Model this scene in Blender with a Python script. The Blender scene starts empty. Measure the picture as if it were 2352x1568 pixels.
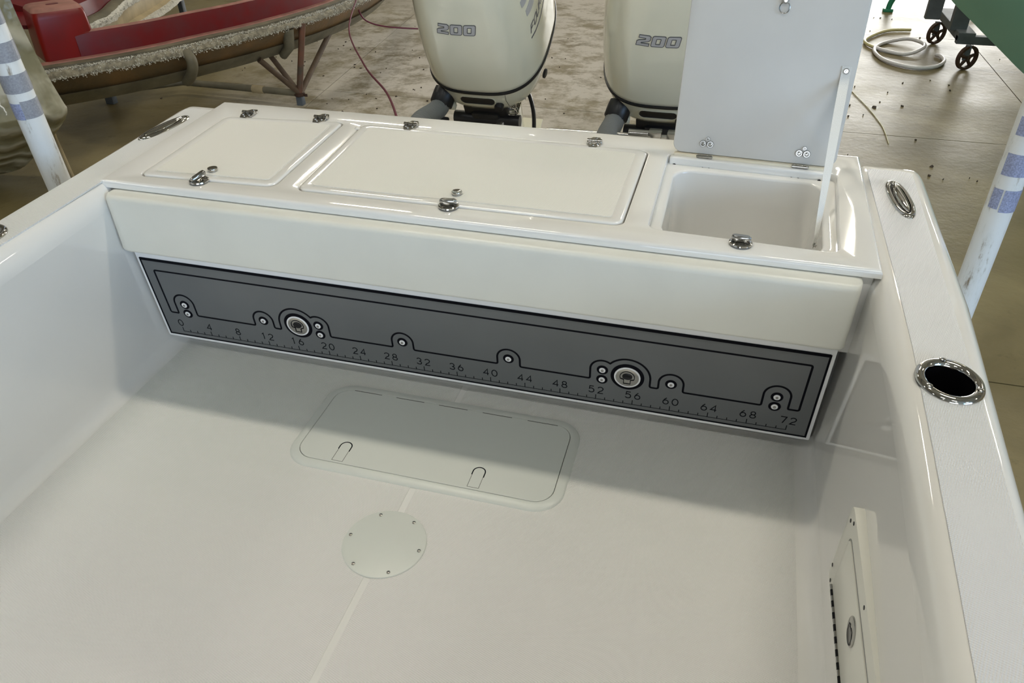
import bpy, bmesh, math, random
from mathutils import Vector, Matrix, geometry
PI = math.pi
sc = bpy.context.scene
COL = sc.collection
random.seed(7)

# ------------------------------------------------------------------ camera
cam_d = bpy.data.cameras.new('camera'); cam = bpy.data.objects.new('camera', cam_d); COL.objects.link(cam)
R = ((0.9645046906620585, 0.2639028679159081, -0.00927243207772345),
     (0.14557001301278702, -0.5606659296386077, -0.8151460523451786),
     (-0.22031811773509297, 0.7848624030033696, -0.579181262947477))
right, down, fwd = [Vector(r) for r in R]
m = Matrix.Identity(4)
for i in range(3):
    m[i][0] = right[i]; m[i][1] = -down[i]; m[i][2] = -fwd[i]
m.translation = Vector((0.62426908, -1.63457859, 1.44482103))
cam.matrix_world = m
cam_d.sensor_width = 36.0; cam_d.lens = 1739.81 / 2352 * 36; cam_d.clip_start = 0.05; cam_d.clip_end = 200
sc.camera = cam
# ------------------------------------------------------------------ view, world, lights
sc.view_settings.view_transform = 'Standard'; sc.view_settings.look = 'None'
sc.view_settings.gamma = 1; sc.view_settings.use_curve_mapping = False
sc.view_settings.exposure = 0.22
sc.cycles.caustics_reflective = False; sc.cycles.caustics_refractive = False
w = bpy.data.worlds.new('daylight'); sc.world = w; w.use_nodes = True
w.node_tree.nodes['Background'].inputs[0].default_value = (0.75, 0.88, 1.0, 1)
w.node_tree.nodes['Background'].inputs[1].default_value = 2.5
GZ = -1.0           # hangar floor height (boat sole is z = 0)
CZ = 6.2            # ceiling height
def area(name, loc, target, sx, sy, power, col):
    l = bpy.data.lights.new(name, 'AREA'); l.shape = 'RECTANGLE'; l.size = sx; l.size_y = sy
    l.energy = power; l.color = col
    o = bpy.data.objects.new(name, l); COL.objects.link(o); o.location = loc
    o.rotation_euler = (Vector(target) - Vector(loc)).to_track_quat('-Z', 'Y').to_euler()
    return o
area('blue_fill_right', (13.6, -9.0, 2.9), (-1, 0, 0.4), 8.0, 4.6, 560, (0.26, 0.56, 1.0))  # added unseen blue fill, placed to tint the cockpit's left side
area('door_daylight_front', (3.0, -13.6, 1.6), (2, 0, 0.6), 7.0, 4.6, 110, (0.96, 0.97, 1.0))
area('door_daylight_far', (5.0, 25.6, 1.2), (2, 8, 0.0), 8.0, 4.4, 1150, (1.0, 0.97, 0.90))
FIX = 47.0          # lamp strength of the ceiling fixtures

# ------------------------------------------------------------------ materials
def nt(name):
    mt = bpy.data.materials.new(name); mt.use_nodes = True
    t = mt.node_tree; b = t.nodes['Principled BSDF']; return mt, t, b
def mat(name, col, rough=0.5, metal=0.0, coat=0.0, spec=0.5, noise=0.0, nscale=6.0, bump=0.0, bscale=60.0, col2=None, rvar=0.0):
    mt, t, b = nt(name)
    b.inputs['Base Color'].default_value = (*col, 1); b.inputs['Roughness'].default_value = rough
    b.inputs['Metallic'].default_value = metal; b.inputs['Coat Weight'].default_value = coat
    b.inputs['Specular IOR Level'].default_value = spec
    tc = t.nodes.new('ShaderNodeTexCoord')
    if noise > 0:
        n = t.nodes.new('ShaderNodeTexNoise'); n.inputs['Scale'].default_value = nscale; n.inputs['Detail'].default_value = 6
        t.links.new(tc.outputs['Object'], n.inputs['Vector'])
        r = t.nodes.new('ShaderNodeValToRGB')
        c2 = col2 or tuple(c * (1 - noise) for c in col)
        r.color_ramp.elements[0].position = 0.35; r.color_ramp.elements[1].position = 0.65
        r.color_ramp.elements[0].color = (*c2, 1); r.color_ramp.elements[1].color = (*col, 1)
        t.links.new(n.outputs['Fac'], r.inputs['Fac']); t.links.new(r.outputs['Color'], b.inputs['Base Color'])
    if bump > 0:
        n2 = t.nodes.new('ShaderNodeTexNoise'); n2.inputs['Scale'].default_value = bscale; n2.inputs['Detail'].default_value = 4
        t.links.new(tc.outputs['Object'], n2.inputs['Vector'])
        bp = t.nodes.new('ShaderNodeBump'); bp.inputs['Strength'].default_value = bump; bp.inputs['Distance'].default_value = 0.01
        t.links.new(n2.outputs['Fac'], bp.inputs['Height']); t.links.new(bp.outputs['Normal'], b.inputs['Normal'])
    return mt
def weave(name, col, rough, pitch=0.0046, depth=0.0007, strength=0.5):
    """woven non-skid gelcoat: small diamond weave as relief"""
    mt, t, b = nt(name)
    b.inputs['Base Color'].default_value = (*col, 1); b.inputs['Roughness'].default_value = rough
    tc = t.nodes.new('ShaderNodeTexCoord'); sp = t.nodes.new('ShaderNodeSeparateXYZ')
    t.links.new(tc.outputs['Object'], sp.inputs[0])
    def mth(op, a, bb=None):
        n = t.nodes.new('ShaderNodeMath'); n.operation = op
        for i, v in enumerate((a, bb)):
            if v is None: continue
            if isinstance(v, (int, float)): n.inputs[i].default_value = v
            else: t.links.new(v, n.inputs[i])
        return n.outputs[0]
    k = 2 * PI / pitch
    X = sp.outputs[0]; Y = sp.outputs[1]
    u = mth('ADD', mth('MULTIPLY', X, k * 0.9), mth('MULTIPLY', Y, k * 0.44))
    v = mth('ADD', mth('MULTIPLY', X, -k * 0.44), mth('MULTIPLY', Y, k * 0.9))
    h = mth('MULTIPLY', mth('SINE', u), mth('SINE', v))
    bp = t.nodes.new('ShaderNodeBump'); bp.inputs['Strength'].default_value = strength; bp.inputs['Distance'].default_value = depth
    t.links.new(h, bp.inputs['Height']); t.links.new(bp.outputs['Normal'], b.inputs['Normal'])
    return mt
M = {}
M['gel'] = mat('white_gelcoat', (0.80, 0.785, 0.75), 0.07, coat=0.5, bump=0.012, bscale=3.0)
M['nonskid'] = weave('woven_nonskid', (0.755, 0.755, 0.755), 0.5, pitch=0.0052, depth=0.0009, strength=0.8)
M['lidskid'] = weave('lid_nonskid', (0.78, 0.765, 0.71), 0.45, pitch=0.0052, depth=0.0007, strength=0.5)
M['soleskid'] = weave('sole_nonskid', (0.74, 0.728, 0.695), 0.42, pitch=0.0058, depth=0.0009, strength=0.7)
M['satin'] = mat('satin_white_gelcoat', (0.63, 0.61, 0.575), 0.38, noise=0.05, nscale=5)
M['plastic'] = mat('off_white_plastic', (0.62, 0.635, 0.59), 0.34)
M['cream'] = mat('cream_plastic', (0.76, 0.745, 0.67), 0.3)
M['litgap'] = mat('pale_lit_gap', (0.80, 0.72, 0.55), 0.5)  # pale yellow puts the lit look of the gap under the lid into colour
M['vinyl'] = mat('white_vinyl', (0.745, 0.735, 0.665), 0.34, noise=0.05, nscale=5, bump=0.03, bscale=25)
M['web'] = mat('white_webbing', (0.80, 0.79, 0.75), 0.7, bump=0.3, bscale=500)
M['board'] = mat('grey_board', (0.135, 0.142, 0.145), 0.28, noise=0.10, nscale=4)
M['bwhite'] = mat('white_board_edge', (0.83, 0.83, 0.84), 0.3)
M['black'] = mat('black_print', (0.003, 0.003, 0.006), 0.5, spec=0.08)
M['rubber'] = mat('black_rubber', (0.012, 0.012, 0.014), 0.38)
M['gap'] = mat('dark_seam', (0.035, 0.033, 0.03), 0.8)
M['seam'] = mat('grey_seam', (0.30, 0.30, 0.28), 0.6)
M['chrome'] = mat('polished_stainless', (0.58, 0.56, 0.53), 0.06, metal=1)
M['chromed'] = mat('brushed_stainless', (0.45, 0.44, 0.42), 0.18, metal=1)
M['darkhole'] = mat('dark_bore', (0.02, 0.02, 0.022), 0.12, metal=0.6)
M['engine'] = mat('pearl_cream_paint', (0.74, 0.725, 0.60), 0.10, coat=0.7)
M['decal'] = mat('silver_decal', (0.42, 0.42, 0.44), 0.35)
M['decaldark'] = mat('charcoal_decal', (0.10, 0.10, 0.11), 0.4)
M['ribhose'] = mat('grey_ribbed_hose', (0.27, 0.28, 0.275), 0.35)
M['red'] = mat('red_gelcoat', (0.17, 0.004, 0.008), 0.38, noise=0.5, nscale=7, col2=(0.14, 0.016, 0.022))
M['redbright'] = mat('bright_red_gelcoat', (0.26, 0.004, 0.003), 0.33, noise=0.4, nscale=5, col2=(0.20, 0.010, 0.008))
M['reddust'] = mat('dusty_red', (0.42, 0.20, 0.16), 0.75, noise=0.3, nscale=8)
M['resin'] = mat('brown_laminate', (0.20, 0.11, 0.04), 0.45, noise=0.4, nscale=3, col2=(0.10, 0.075, 0.04), bump=0.3, bscale=30)
M['resingrey'] = mat('grey_laminate', (0.19, 0.17, 0.115), 0.55, noise=0.35, nscale=6, bump=0.3, bscale=30)
M['resinpale'] = mat('pale_laminate', (0.52, 0.42, 0.25), 0.5, noise=0.3, nscale=5, bump=0.3, bscale=30)
M['glassbed'] = mat('matted_fibre', (0.40, 0.36, 0.27), 0.9, noise=0.5, nscale=25, bump=0.8, bscale=60)
M['glass'] = mat('frayed_glass_fibre', (0.80, 0.78, 0.70), 0.8, noise=0.3, nscale=40, bump=0.8, bscale=90)
M['rust'] = mat('rusty_pipe', (0.20, 0.075, 0.04), 0.6, noise=0.6, nscale=6, col2=(0.085, 0.062, 0.042))
M['pipebrown'] = mat('brown_dusty_pipe', (0.135, 0.088, 0.055), 0.6, noise=0.4, nscale=8)
M['steel'] = mat('dusty_steel', (0.11, 0.13, 0.15), 0.55, noise=0.3, nscale=6)
M['wheel'] = mat('rusty_iron', (0.07, 0.035, 0.022), 0.6, noise=0.4, nscale=20)
M['green'] = mat('green_hull_paint', (0.235, 0.46, 0.33), 0.22, coat=0.4, noise=0.10, nscale=1.5)
M['greenleg'] = mat('green_paint', (0.02, 0.22, 0.12), 0.4)
M['wrap'] = mat('cloudy_shrink_wrap', (0.40, 0.38, 0.29), 0.3, noise=0.35, nscale=3, col2=(0.30, 0.275, 0.19), bump=0.5, bscale=4, coat=0.3)
def pleated(mt):
    t = mt.node_tree; b = t.nodes['Principled BSDF']; tc = t.nodes.new('ShaderNodeTexCoord')
    mp = t.nodes.new('ShaderNodeMapping'); mp.inputs['Rotation'].default_value = (0.3, 0.5, 0.4); t.links.new(tc.outputs['Object'], mp.inputs['Vector'])
    wv = t.nodes.new('ShaderNodeTexWave'); wv.inputs['Scale'].default_value = 1.7; wv.inputs['Distortion'].default_value = 7; wv.inputs['Detail'].default_value = 4; wv.inputs['Detail Scale'].default_value = 1.2
    t.links.new(mp.outputs[0], wv.inputs['Vector'])
    bp = t.nodes.new('ShaderNodeBump'); bp.inputs['Strength'].default_value = 0.9; bp.inputs['Distance'].default_value = 0.025
    t.links.new(wv.outputs['Fac'], bp.inputs['Height']); t.links.new(bp.outputs['Normal'], b.inputs['Normal'])
    r = t.nodes.new('ShaderNodeValToRGB'); r.color_ramp.elements[0].color = (0.25, 0.235, 0.15, 1); r.color_ramp.elements[1].color = (0.50, 0.48, 0.38, 1)
    r.color_ramp.elements[0].position = 0.2; r.color_ramp.elements[1].position = 0.95
    t.links.new(wv.outputs['Fac'], r.inputs['Fac']); t.links.new(r.outputs['Color'], b.inputs['Base Color'])
pleated(M['wrap'])
M['pvc'] = mat('scuffed_white_pvc', (0.78, 0.80, 0.80), 0.4, noise=0.12, nscale=9, bump=0.05, bscale=30)
def scuffs(mt):
    t = mt.node_tree; b = t.nodes['Principled BSDF']; tc = t.nodes.new('ShaderNodeTexCoord')
    mp = t.nodes.new('ShaderNodeMapping'); mp.inputs['Scale'].default_value = (38, 38, 9); t.links.new(tc.outputs['Object'], mp.inputs['Vector'])
    n = t.nodes.new('ShaderNodeTexNoise'); n.inputs['Scale'].default_value = 1.0; n.inputs['Detail'].default_value = 7; n.inputs['Roughness'].default_value = 0.7
    t.links.new(mp.outputs[0], n.inputs['Vector'])
    r = t.nodes.new('ShaderNodeValToRGB'); e = r.color_ramp.elements; e[0].position = 0.58; e[0].color = (0.74, 0.75, 0.73, 1); e[1].position = 0.70; e[1].color = (0.27, 0.21, 0.14, 1)
    e2 = e.new(0.50); e2.color = (0.78, 0.79, 0.78, 1)
    t.links.new(n.outputs['Fac'], r.inputs['Fac']); t.links.new(r.outputs['Color'], b.inputs['Base Color'])
scuffs(M['pvc'])
M['tapegrey'] = mat('grey_reflective_tape', (0.34, 0.35, 0.39), 0.35, noise=0.25, nscale=200)
M['tapeblue'] = mat('blue_grey_reflective_tape', (0.38, 0.42, 0.62), 0.35, noise=0.4, nscale=220)
M['tapered'] = mat('red_reflective_tape', (0.62, 0.16, 0.20), 0.35, noise=0.5, nscale=180, col2=(0.7, 0.5, 0.5))
M['hosewhite'] = mat('white_hose', (0.72, 0.71, 0.74), 0.35)
M['hoseyellow'] = mat('yellowed_hose', (0.62, 0.58, 0.32), 0.4)
M['cordred'] = mat('maroon_cord', (0.12, 0.01, 0.03), 0.5)
M['chain'] = mat('rusty_chain', (0.05, 0.03, 0.02), 0.6)
M['galv'] = mat('galvanised_steel', (0.42, 0.43, 0.44), 0.45, metal=0.8)
M['leaf'] = mat('dry_leaf_bits', (0.06, 0.045, 0.03), 0.9)
M['wallm'] = mat('hangar_panel', (0.50, 0.49, 0.44), 0.6, noise=0.15, nscale=1)
M['ceil'] = mat('hangar_roof_sheet', (0.60, 0.59, 0.54), 0.6)
M['beam'] = mat('roof_steel', (0.30, 0.29, 0.27), 0.6)
M['ant'] = mat('black_antislip', (0.02, 0.02, 0.02), 0.7)
def emis(name, col, s):
    mt, t, b = nt(name); b.inputs['Base Color'].default_value = (*col, 1)
    b.inputs['Emission Color'].default_value = (*col, 1); b.inputs['Emission Strength'].default_value = s
    return mt
M['lamp'] = emis('lamp_diffuser', (1.0, 0.935, 0.79), FIX)
M['lampcool'] = emis('cool_lamp_diffuser', (0.95, 0.96, 0.92), FIX * 0.6)
def concrete():
    mt, t, b = nt('stained_concrete')
    g = t.nodes.new('ShaderNodeNewGeometry'); P = g.outputs['Position']
    def noise(scale, detail, rough=0.6, dist=0.0):
        n = t.nodes.new('ShaderNodeTexNoise'); n.inputs['Scale'].default_value = scale
        n.inputs['Detail'].default_value = detail; n.inputs['Roughness'].default_value = rough
        n.inputs['Distortion'].default_value = dist
        t.links.new(P, n.inputs['Vector']); return n.outputs['Fac']
    def ramp(f, p0, c0, p1, c1):
        r = t.nodes.new('ShaderNodeValToRGB'); r.color_ramp.elements[0].position = p0; r.color_ramp.elements[1].position = p1
        r.color_ramp.elements[0].color = (*c0, 1); r.color_ramp.elements[1].color = (*c1, 1)
        t.links.new(f, r.inputs['Fac']); return r.outputs['Color']
    base = ramp(noise(0.9, 8, 0.62, 0.6), 0.32, (0.145, 0.115, 0.050), 0.70, (0.275, 0.226, 0.112))
    # laminate dust trodden into the slab round the mould and the outboards
    mp = t.nodes.new('ShaderNodeMapping'); mp.vector_type = 'POINT'
    mp.inputs['Location'].default_value = (1.9, -8.4, 0); t.links.new(P, mp.inputs['Vector'])
    sc2 = t.nodes.new('ShaderNodeVectorMath'); sc2.operation = 'MULTIPLY'; sc2.inputs[1].default_value = (0.38, 0.24, 0.0)
    t.links.new(mp.outputs[0], sc2.inputs[0])
    ln = t.nodes.new('ShaderNodeVectorMath'); ln.operation = 'LENGTH'; t.links.new(sc2.outputs[0], ln.inputs[0])
    fall = t.nodes.new('ShaderNodeMapRange'); fall.inputs[1].default_value = 0.65; fall.inputs[2].default_value = 1.30
    fall.inputs[3].default_value = 1.0; fall.inputs[4].default_value = 0.0
    t.links.new(ln.outputs['Value'], fall.inputs[0])
    pn = t.nodes.new('ShaderNodeMapRange'); pn.inputs[1].default_value = 0.40; pn.inputs[2].default_value = 0.54
    t.links.new(noise(2.6, 10, 0.72), pn.inputs[0])
    mu = t.nodes.new('ShaderNodeMath'); mu.operation = 'MULTIPLY'; t.links.new(fall.outputs[0], mu.inputs[0]); t.links.new(pn.outputs[0], mu.inputs[1])
    mx = t.nodes.new('ShaderNodeMix'); mx.data_type = 'RGBA'
    t.links.new(mu.outputs[0], mx.inputs['Factor']); t.links.new(base, mx.inputs['A'])
    mx.inputs['B'].default_value = (0.80, 0.76, 0.70, 1)
    # light wash of the same dust without speckle
    mx0 = t.nodes.new('ShaderNodeMix'); mx0.data_type = 'RGBA'
    hm = t.nodes.new('ShaderNodeMath'); hm.operation = 'MULTIPLY'; hm.inputs[1].default_value = 0.45; t.links.new(fall.outputs[0], hm.inputs[0])
    t.links.new(hm.outputs[0], mx0.inputs['Factor']); t.links.new(mx.outputs['Result'], mx0.inputs['A']); mx0.inputs['B'].default_value = (0.44, 0.40, 0.34, 1)
    dk = ramp(noise(5.5, 6, 0.7), 0.60, (1, 1, 1), 0.72, (0.62, 0.60, 0.55))
    ml = t.nodes.new('ShaderNodeMix'); ml.data_type = 'RGBA'; ml.blend_type = 'MULTIPLY'; ml.inputs['Factor'].default_value = 1
    t.links.new(mx0.outputs['Result'], ml.inputs['A']); t.links.new(dk, ml.inputs['B'])
    t.links.new(ml.outputs['Result'], b.inputs['Base Color'])
    b.inputs['Roughness'].default_value = 0.40
    rr = t.nodes.new('ShaderNodeMapRange'); rr.inputs[3].default_value = 0.27; rr.inputs[4].default_value = 0.55
    t.links.new(noise(1.7, 5), rr.inputs[0]); t.links.new(rr.outputs[0], b.inputs['Roughness'])
    bp = t.nodes.new('ShaderNodeBump'); bp.inputs['Strength'].default_value = 0.25; bp.inputs['Distance'].default_value = 0.01
    t.links.new(noise(14, 5), bp.inputs['Height']); t.links.new(bp.outputs['Normal'], b.inputs['Normal'])
    return mt
M['concrete'] = concrete()

# ------------------------------------------------------------------ object helpers
ORG = {}
def thing(name, label, cat, loc, group=None):
    o = bpy.data.objects.new(name, None); COL.objects.link(o); o.location = loc; o.empty_display_size = 0.1
    ORG[o.name] = Vector(loc); o['label'] = label; o['category'] = cat
    if group: o['group'] = group
    return o
def mk(name, V, F, mt, parent=None, smooth=True, label=None, angle=40):
    V = [Vector(v) for v in V]
    lo = [min(v[i] for v in V) for i in range(3)]; hi = [max(v[i] for v in V) for i in range(3)]
    org = Vector(((lo[0] + hi[0]) / 2, (lo[1] + hi[1]) / 2, lo[2]))
    me = bpy.data.meshes.new(name); me.from_pydata([v - org for v in V], [], F); me.update()
    bm = bmesh.new(); bm.from_mesh(me)
    bmesh.ops.remove_doubles(bm, verts=bm.verts, dist=1e-6)
    bmesh.ops.recalc_face_normals(bm, faces=bm.faces)
    if smooth:
        a = math.radians(angle)
        for f in bm.faces: f.smooth = True
        for e in bm.edges:
            if len(e.link_faces) == 2 and e.calc_face_angle(0) > a: e.smooth = False
    bm.to_mesh(me); bm.free()
    me.materials.append(mt)
    o = bpy.data.objects.new(name, me); COL.objects.link(o)
    ORG[o.name] = org
    if parent: o.parent = parent; o.location = org - ORG[parent.name]
    else: o.location = org
    if label: o['label'] = label
    return o
def tag(o, label, cat, group=None):
    o['label'] = label; o['category'] = cat
    if group: o['group'] = group
    return o
class MB:
    def __init__(s): s.V = []; s.F = []
    def add(s, V, F):
        n = len(s.V); s.V += [Vector(v) for v in V]; s.F += [tuple(i + n for i in f) for f in F]; return s
    def build(s, name, mt, parent=None, **k): return mk(name, s.V, s.F, mt, parent, **k)
def boxg(c, sz, rot=None, bev=0.0, seg=2):
    bm = bmesh.new(); bmesh.ops.create_cube(bm, size=1.0)
    for v in bm.verts: v.co = Vector((v.co[0] * sz[0], v.co[1] * sz[1], v.co[2] * sz[2]))
    if bev > 0: bmesh.ops.bevel(bm, geom=list(bm.edges), offset=bev, segments=seg, profile=0.5, affect='EDGES')
    bm.verts.index_update()
    V = [v.co.copy() for v in bm.verts]; F = [tuple(v.index for v in f.verts) for f in bm.faces]; bm.free()
    if rot is not None: V = [rot @ v for v in V]
    return [v + Vector(c) for v in V], F
def loftg(rings, closed=True, cap0=False, cap1=False):
    n = len(rings[0]); V = [v for r in rings for v in r]; F = []
    for i in range(len(rings) - 1):
        for j in range(n if closed else n - 1):
            a = i * n + j; b = i * n + (j + 1) % n
            F.append((a, b, b + n, a + n))
    if cap0: F.append(tuple(range(n - 1, -1, -1)))
    if cap1: F.append(tuple((len(rings) - 1) * n + j for j in range(n)))
    return V, F
def spline(P, n=8, closed=False):
    P = [Vector(p) for p in P]; out = []; L = len(P)
    for i in range(L if closed else L - 1):
        p0 = P[(i - 1) % L] if (closed or i > 0) else P[0]; p1 = P[i]; p2 = P[(i + 1) % L]
        p3 = P[(i + 2) % L] if (closed or i + 2 < L) else P[-1]
        for k in range(n):
            t = k / n
            out.append(0.5 * ((2 * p1) + (p2 - p0) * t + (2 * p0 - 5 * p1 + 4 * p2 - p3) * t * t + (3 * p1 - p0 - 3 * p2 + p3) * t ** 3))
    if not closed: out.append(P[-1])
    return out
def tubeg(P, r, n=10, closed=False, cap=True):
    P = [Vector(p) for p in P]; rings = []; prev = None; L = len(P)
    for i, p in enumerate(P):
        if closed: d = P[(i + 1) % L] - P[i - 1]
        else: d = P[min(i + 1, L - 1)] - P[max(i - 1, 0)]
        d.normalize()
        if prev is None:
            up = Vector((0, 0, 1)) if abs(d.z) < 0.9 else Vector((0, 1, 0)); u = d.cross(up).normalized()
        else: u = (prev - d * prev.dot(d)).normalized()
        prev = u; v = d.cross(u); rr = r[i] if isinstance(r, (list, tuple)) else r
        rings.append([p + (u * math.cos(2 * PI * k / n) + v * math.sin(2 * PI * k / n)) * rr for k in range(n)])
    if closed: rings.append(rings[0])
    return loftg(rings, True, cap and not closed, cap and not closed)
def frame(axis, hint=(1, 0, 0)):
    z = Vector(axis).normalized(); x = Vector(hint); x = (x - z * x.dot(z))
    if x.length < 1e-4: x = Vector((0, 1, 0)) - z * z.y
    x.normalize(); y = z.cross(x); return x, y, z
def latheg(prof, c, axis=(0, 0, 1), n=24, sx=1.0, sy=1.0, hint=(1, 0, 0)):
    x, y, z = frame(axis, hint); c = Vector(c)
    rings = [[c + x * (r * sx * math.cos(2 * PI * k / n)) + y * (r * sy * math.sin(2 * PI * k / n)) + z * h for k in range(n)] for r, h in prof]
    return loftg(rings, True, prof[0][0] > 1e-6, prof[-1][0] > 1e-6)
def rrect(x0, y0, x1, y1, r, n=6):
    out = []
    for cx, cy, a in ((x1 - r, y1 - r, 0), (x0 + r, y1 - r, 90), (x0 + r, y0 + r, 180), (x1 - r, y0 + r, 270)):
        for k in range(n + 1):
            t = math.radians(a + 90 * k / n); out.append((cx + r * math.cos(t), cy + r * math.sin(t)))
    return out
def bilin(Q):     # Q: bl, br, tr, tl corners -> map of unit square
    Q = [Vector(q) for q in Q]
    return lambda u, v: Q[0] * (1 - u) * (1 - v) + Q[1] * u * (1 - v) + Q[2] * u * v + Q[3] * (1 - u) * v
def tess(outer, holes, f):
    """flat sheet with holes; f maps (x, y) to 3-D"""
    loops = [[Vector((p[0], p[1], 0)) for p in outer]] + [[Vector((p[0], p[1], 0)) for p in h] for h in holes]
    F = geometry.tessellate_polygon(loops); pts = [p for l in loops for p in l]
    return [f(p.x, p.y) for p in pts], [tuple(t) for t in F]
def ribbong(P, wd, f, h, closed=False, caps=True):
    """stroke of width wd along 2-D polyline P; f(x, y, h) maps to 3-D; h = raised height"""
    P = [Vector((p[0], p[1])) for p in P]; Q = [P[0]]
    for p in P[1:]:
        if (p - Q[-1]).length > 1e-5: Q.append(p)
    if closed and (Q[0] - Q[-1]).length < 1e-5: Q.pop()
    P = Q; L = len(P); a = []; b = []
    for i, p in enumerate(P):
        d0 = (p - P[i - 1]) if (closed or i > 0) else (P[1] - P[0])
        d1 = (P[(i + 1) % L] - p) if (closed or i < L - 1) else (P[-1] - P[-2])
        d0 = d0.normalized(); d1 = d1.normalized(); n0 = Vector((-d0.y, d0.x)); n1 = Vector((-d1.y, d1.x))
        nn = n0 + n1
        if nn.length < 1e-3: nn = n0
        nn.normalize(); k = wd / 2 / max(0.45, nn.dot(n0)); a.append(p + nn * k); b.append(p - nn * k)
    rings = [[f(a[i].x, a[i].y, 0), f(a[i].x, a[i].y, h), f(b[i].x, b[i].y, h), f(b[i].x, b[i].y, 0)] for i in range(L)]
    if closed: rings.append(rings[0])
    return loftg(rings, True, not closed, not closed)
def arc(cx, cy, r, a0, a1, n=10, ry=None):
    ry = ry or r
    return [(cx + r * math.cos(math.radians(a0 + (a1 - a0) * k / n)), cy + ry * math.sin(math.radians(a0 + (a1 - a0) * k / n))) for k in range(n + 1)]
def lerp_tab(tab, x):
    if x <= tab[0][0]: return tab[0][1]
    for (a, va), (b, vb) in zip(tab, tab[1:]):
        if x <= b: return va + (vb - va) * (x - a) / (b - a)
    return tab[-1][1]
def copy_tree(o, delta=(0, 0, 0), parent=None):
    c = o.copy(); COL.objects.link(c); c.parent = parent
    if parent is None: c.location = Vector(o.location) + Vector(delta)
    ORG[c.name] = ORG[o.name] + Vector(delta)
    for ch in [k for k in bpy.data.objects if k.parent == o]: copy_tree(ch, delta, c)
    return c

# ================================================================== HANGAR (setting)
floor = bpy.data.objects.new('floor', None); COL.objects.link(floor); floor['kind'] = 'structure'
floor.location = (0, 6, GZ); ORG['floor'] = Vector((0, 6, GZ))
mk('slab_bed', *boxg((0, 6, GZ - 0.13), (30, 42, 0.2)), M['gap'], floor, smooth=False)
gx = [lambda y: -15, lambda y: -10.6 - 0.06 * (y - 5), lambda y: -3.36 - 0.105 * (y - 5.05), lambda y: 3.47, lambda y: 9.6, lambda y: 15]
gy = [-15, -9.1, -5.4, -1.7, 1.95, 5.58, 9.3, 12.9, 16.6, 20.3, 27]
for i in range(len(gx) - 1):
    for j in range(len(gy) - 1):
        g = 0.0045; y0 = gy[j] + g; y1 = gy[j + 1] - g
        q = [(gx[i](y0) + g, y0), (gx[i + 1](y0) - g, y0), (gx[i + 1](y1) - g, y1), (gx[i](y1) + g, y1)]
        V = [(x, y, GZ) for x, y in q] + [(x, y, GZ - 0.05) for x, y in q]
        mk('slab', V, [(0, 1, 2, 3), (7, 6, 5, 4), (0, 4, 5, 1), (1, 5, 6, 2), (2, 6, 7, 3), (3, 7, 4, 0)], M['concrete'], floor, smooth=False)
def struct(name, g, mt):
    o = mk(name, g[0], g[1], mt, smooth=False); o['kind'] = 'structure'; return o
def wall_with_door(name, axis, pos, a0, a1, d0, d1, dz):
    b = MB(); h = CZ - GZ
    def bx(u0, u1, z0, z1):
        c = ((u0 + u1) / 2, (z0 + z1) / 2); s = (u1 - u0, z1 - z0)
        if axis == 'x': b.add(*boxg((pos, c[0], c[1]), (0.2, s[0], s[1])))
        else: b.add(*boxg((c[0], pos, c[1]), (s[0], 0.2, s[1])))
    bx(a0, d0, GZ - 0.05, CZ); bx(d1, a1, GZ - 0.05, CZ); bx(d0, d1, dz, CZ)
    return struct(name, (b.V, b.F), M['wallm'])
wall_with_door('wall_right', 'x', 14.1, -14, 26, -13.0, -5.0, 5.4)  # opening on this side added to go with the blue fill light
struct('wall_left', boxg((-14.1, 6, (CZ + GZ) / 2), (0.2, 40, CZ - GZ)), M['wallm'])
wall_with_door('wall_front', 'y', -14.1, -14.2, 14.2, -0.5, 6.5, 3.8)
wall_with_door('wall_back', 'y', 26.1, -14.2, 14.2, 1.0, 9.0, 3.4)
struct('ceiling', boxg((0, 6, CZ + 0.1), (28.6, 40.6, 0.2)), M['ceil'])
for k, y in enumerate((-11, -6.5, -2, 4.6, 9, 13.5, 18, 22.5)):
    b = MB().add(*boxg((0, y, CZ - 0.06), (28, 0.16, 0.02))).add(*boxg((0, y, CZ - 0.38), (28, 0.16, 0.02))).add(*boxg((0, y, CZ - 0.22), (28, 0.02, 0.34)))
    o = b.build('trim_%d' % (k + 1), M['beam'], smooth=False); o['kind'] = 'structure'
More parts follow.
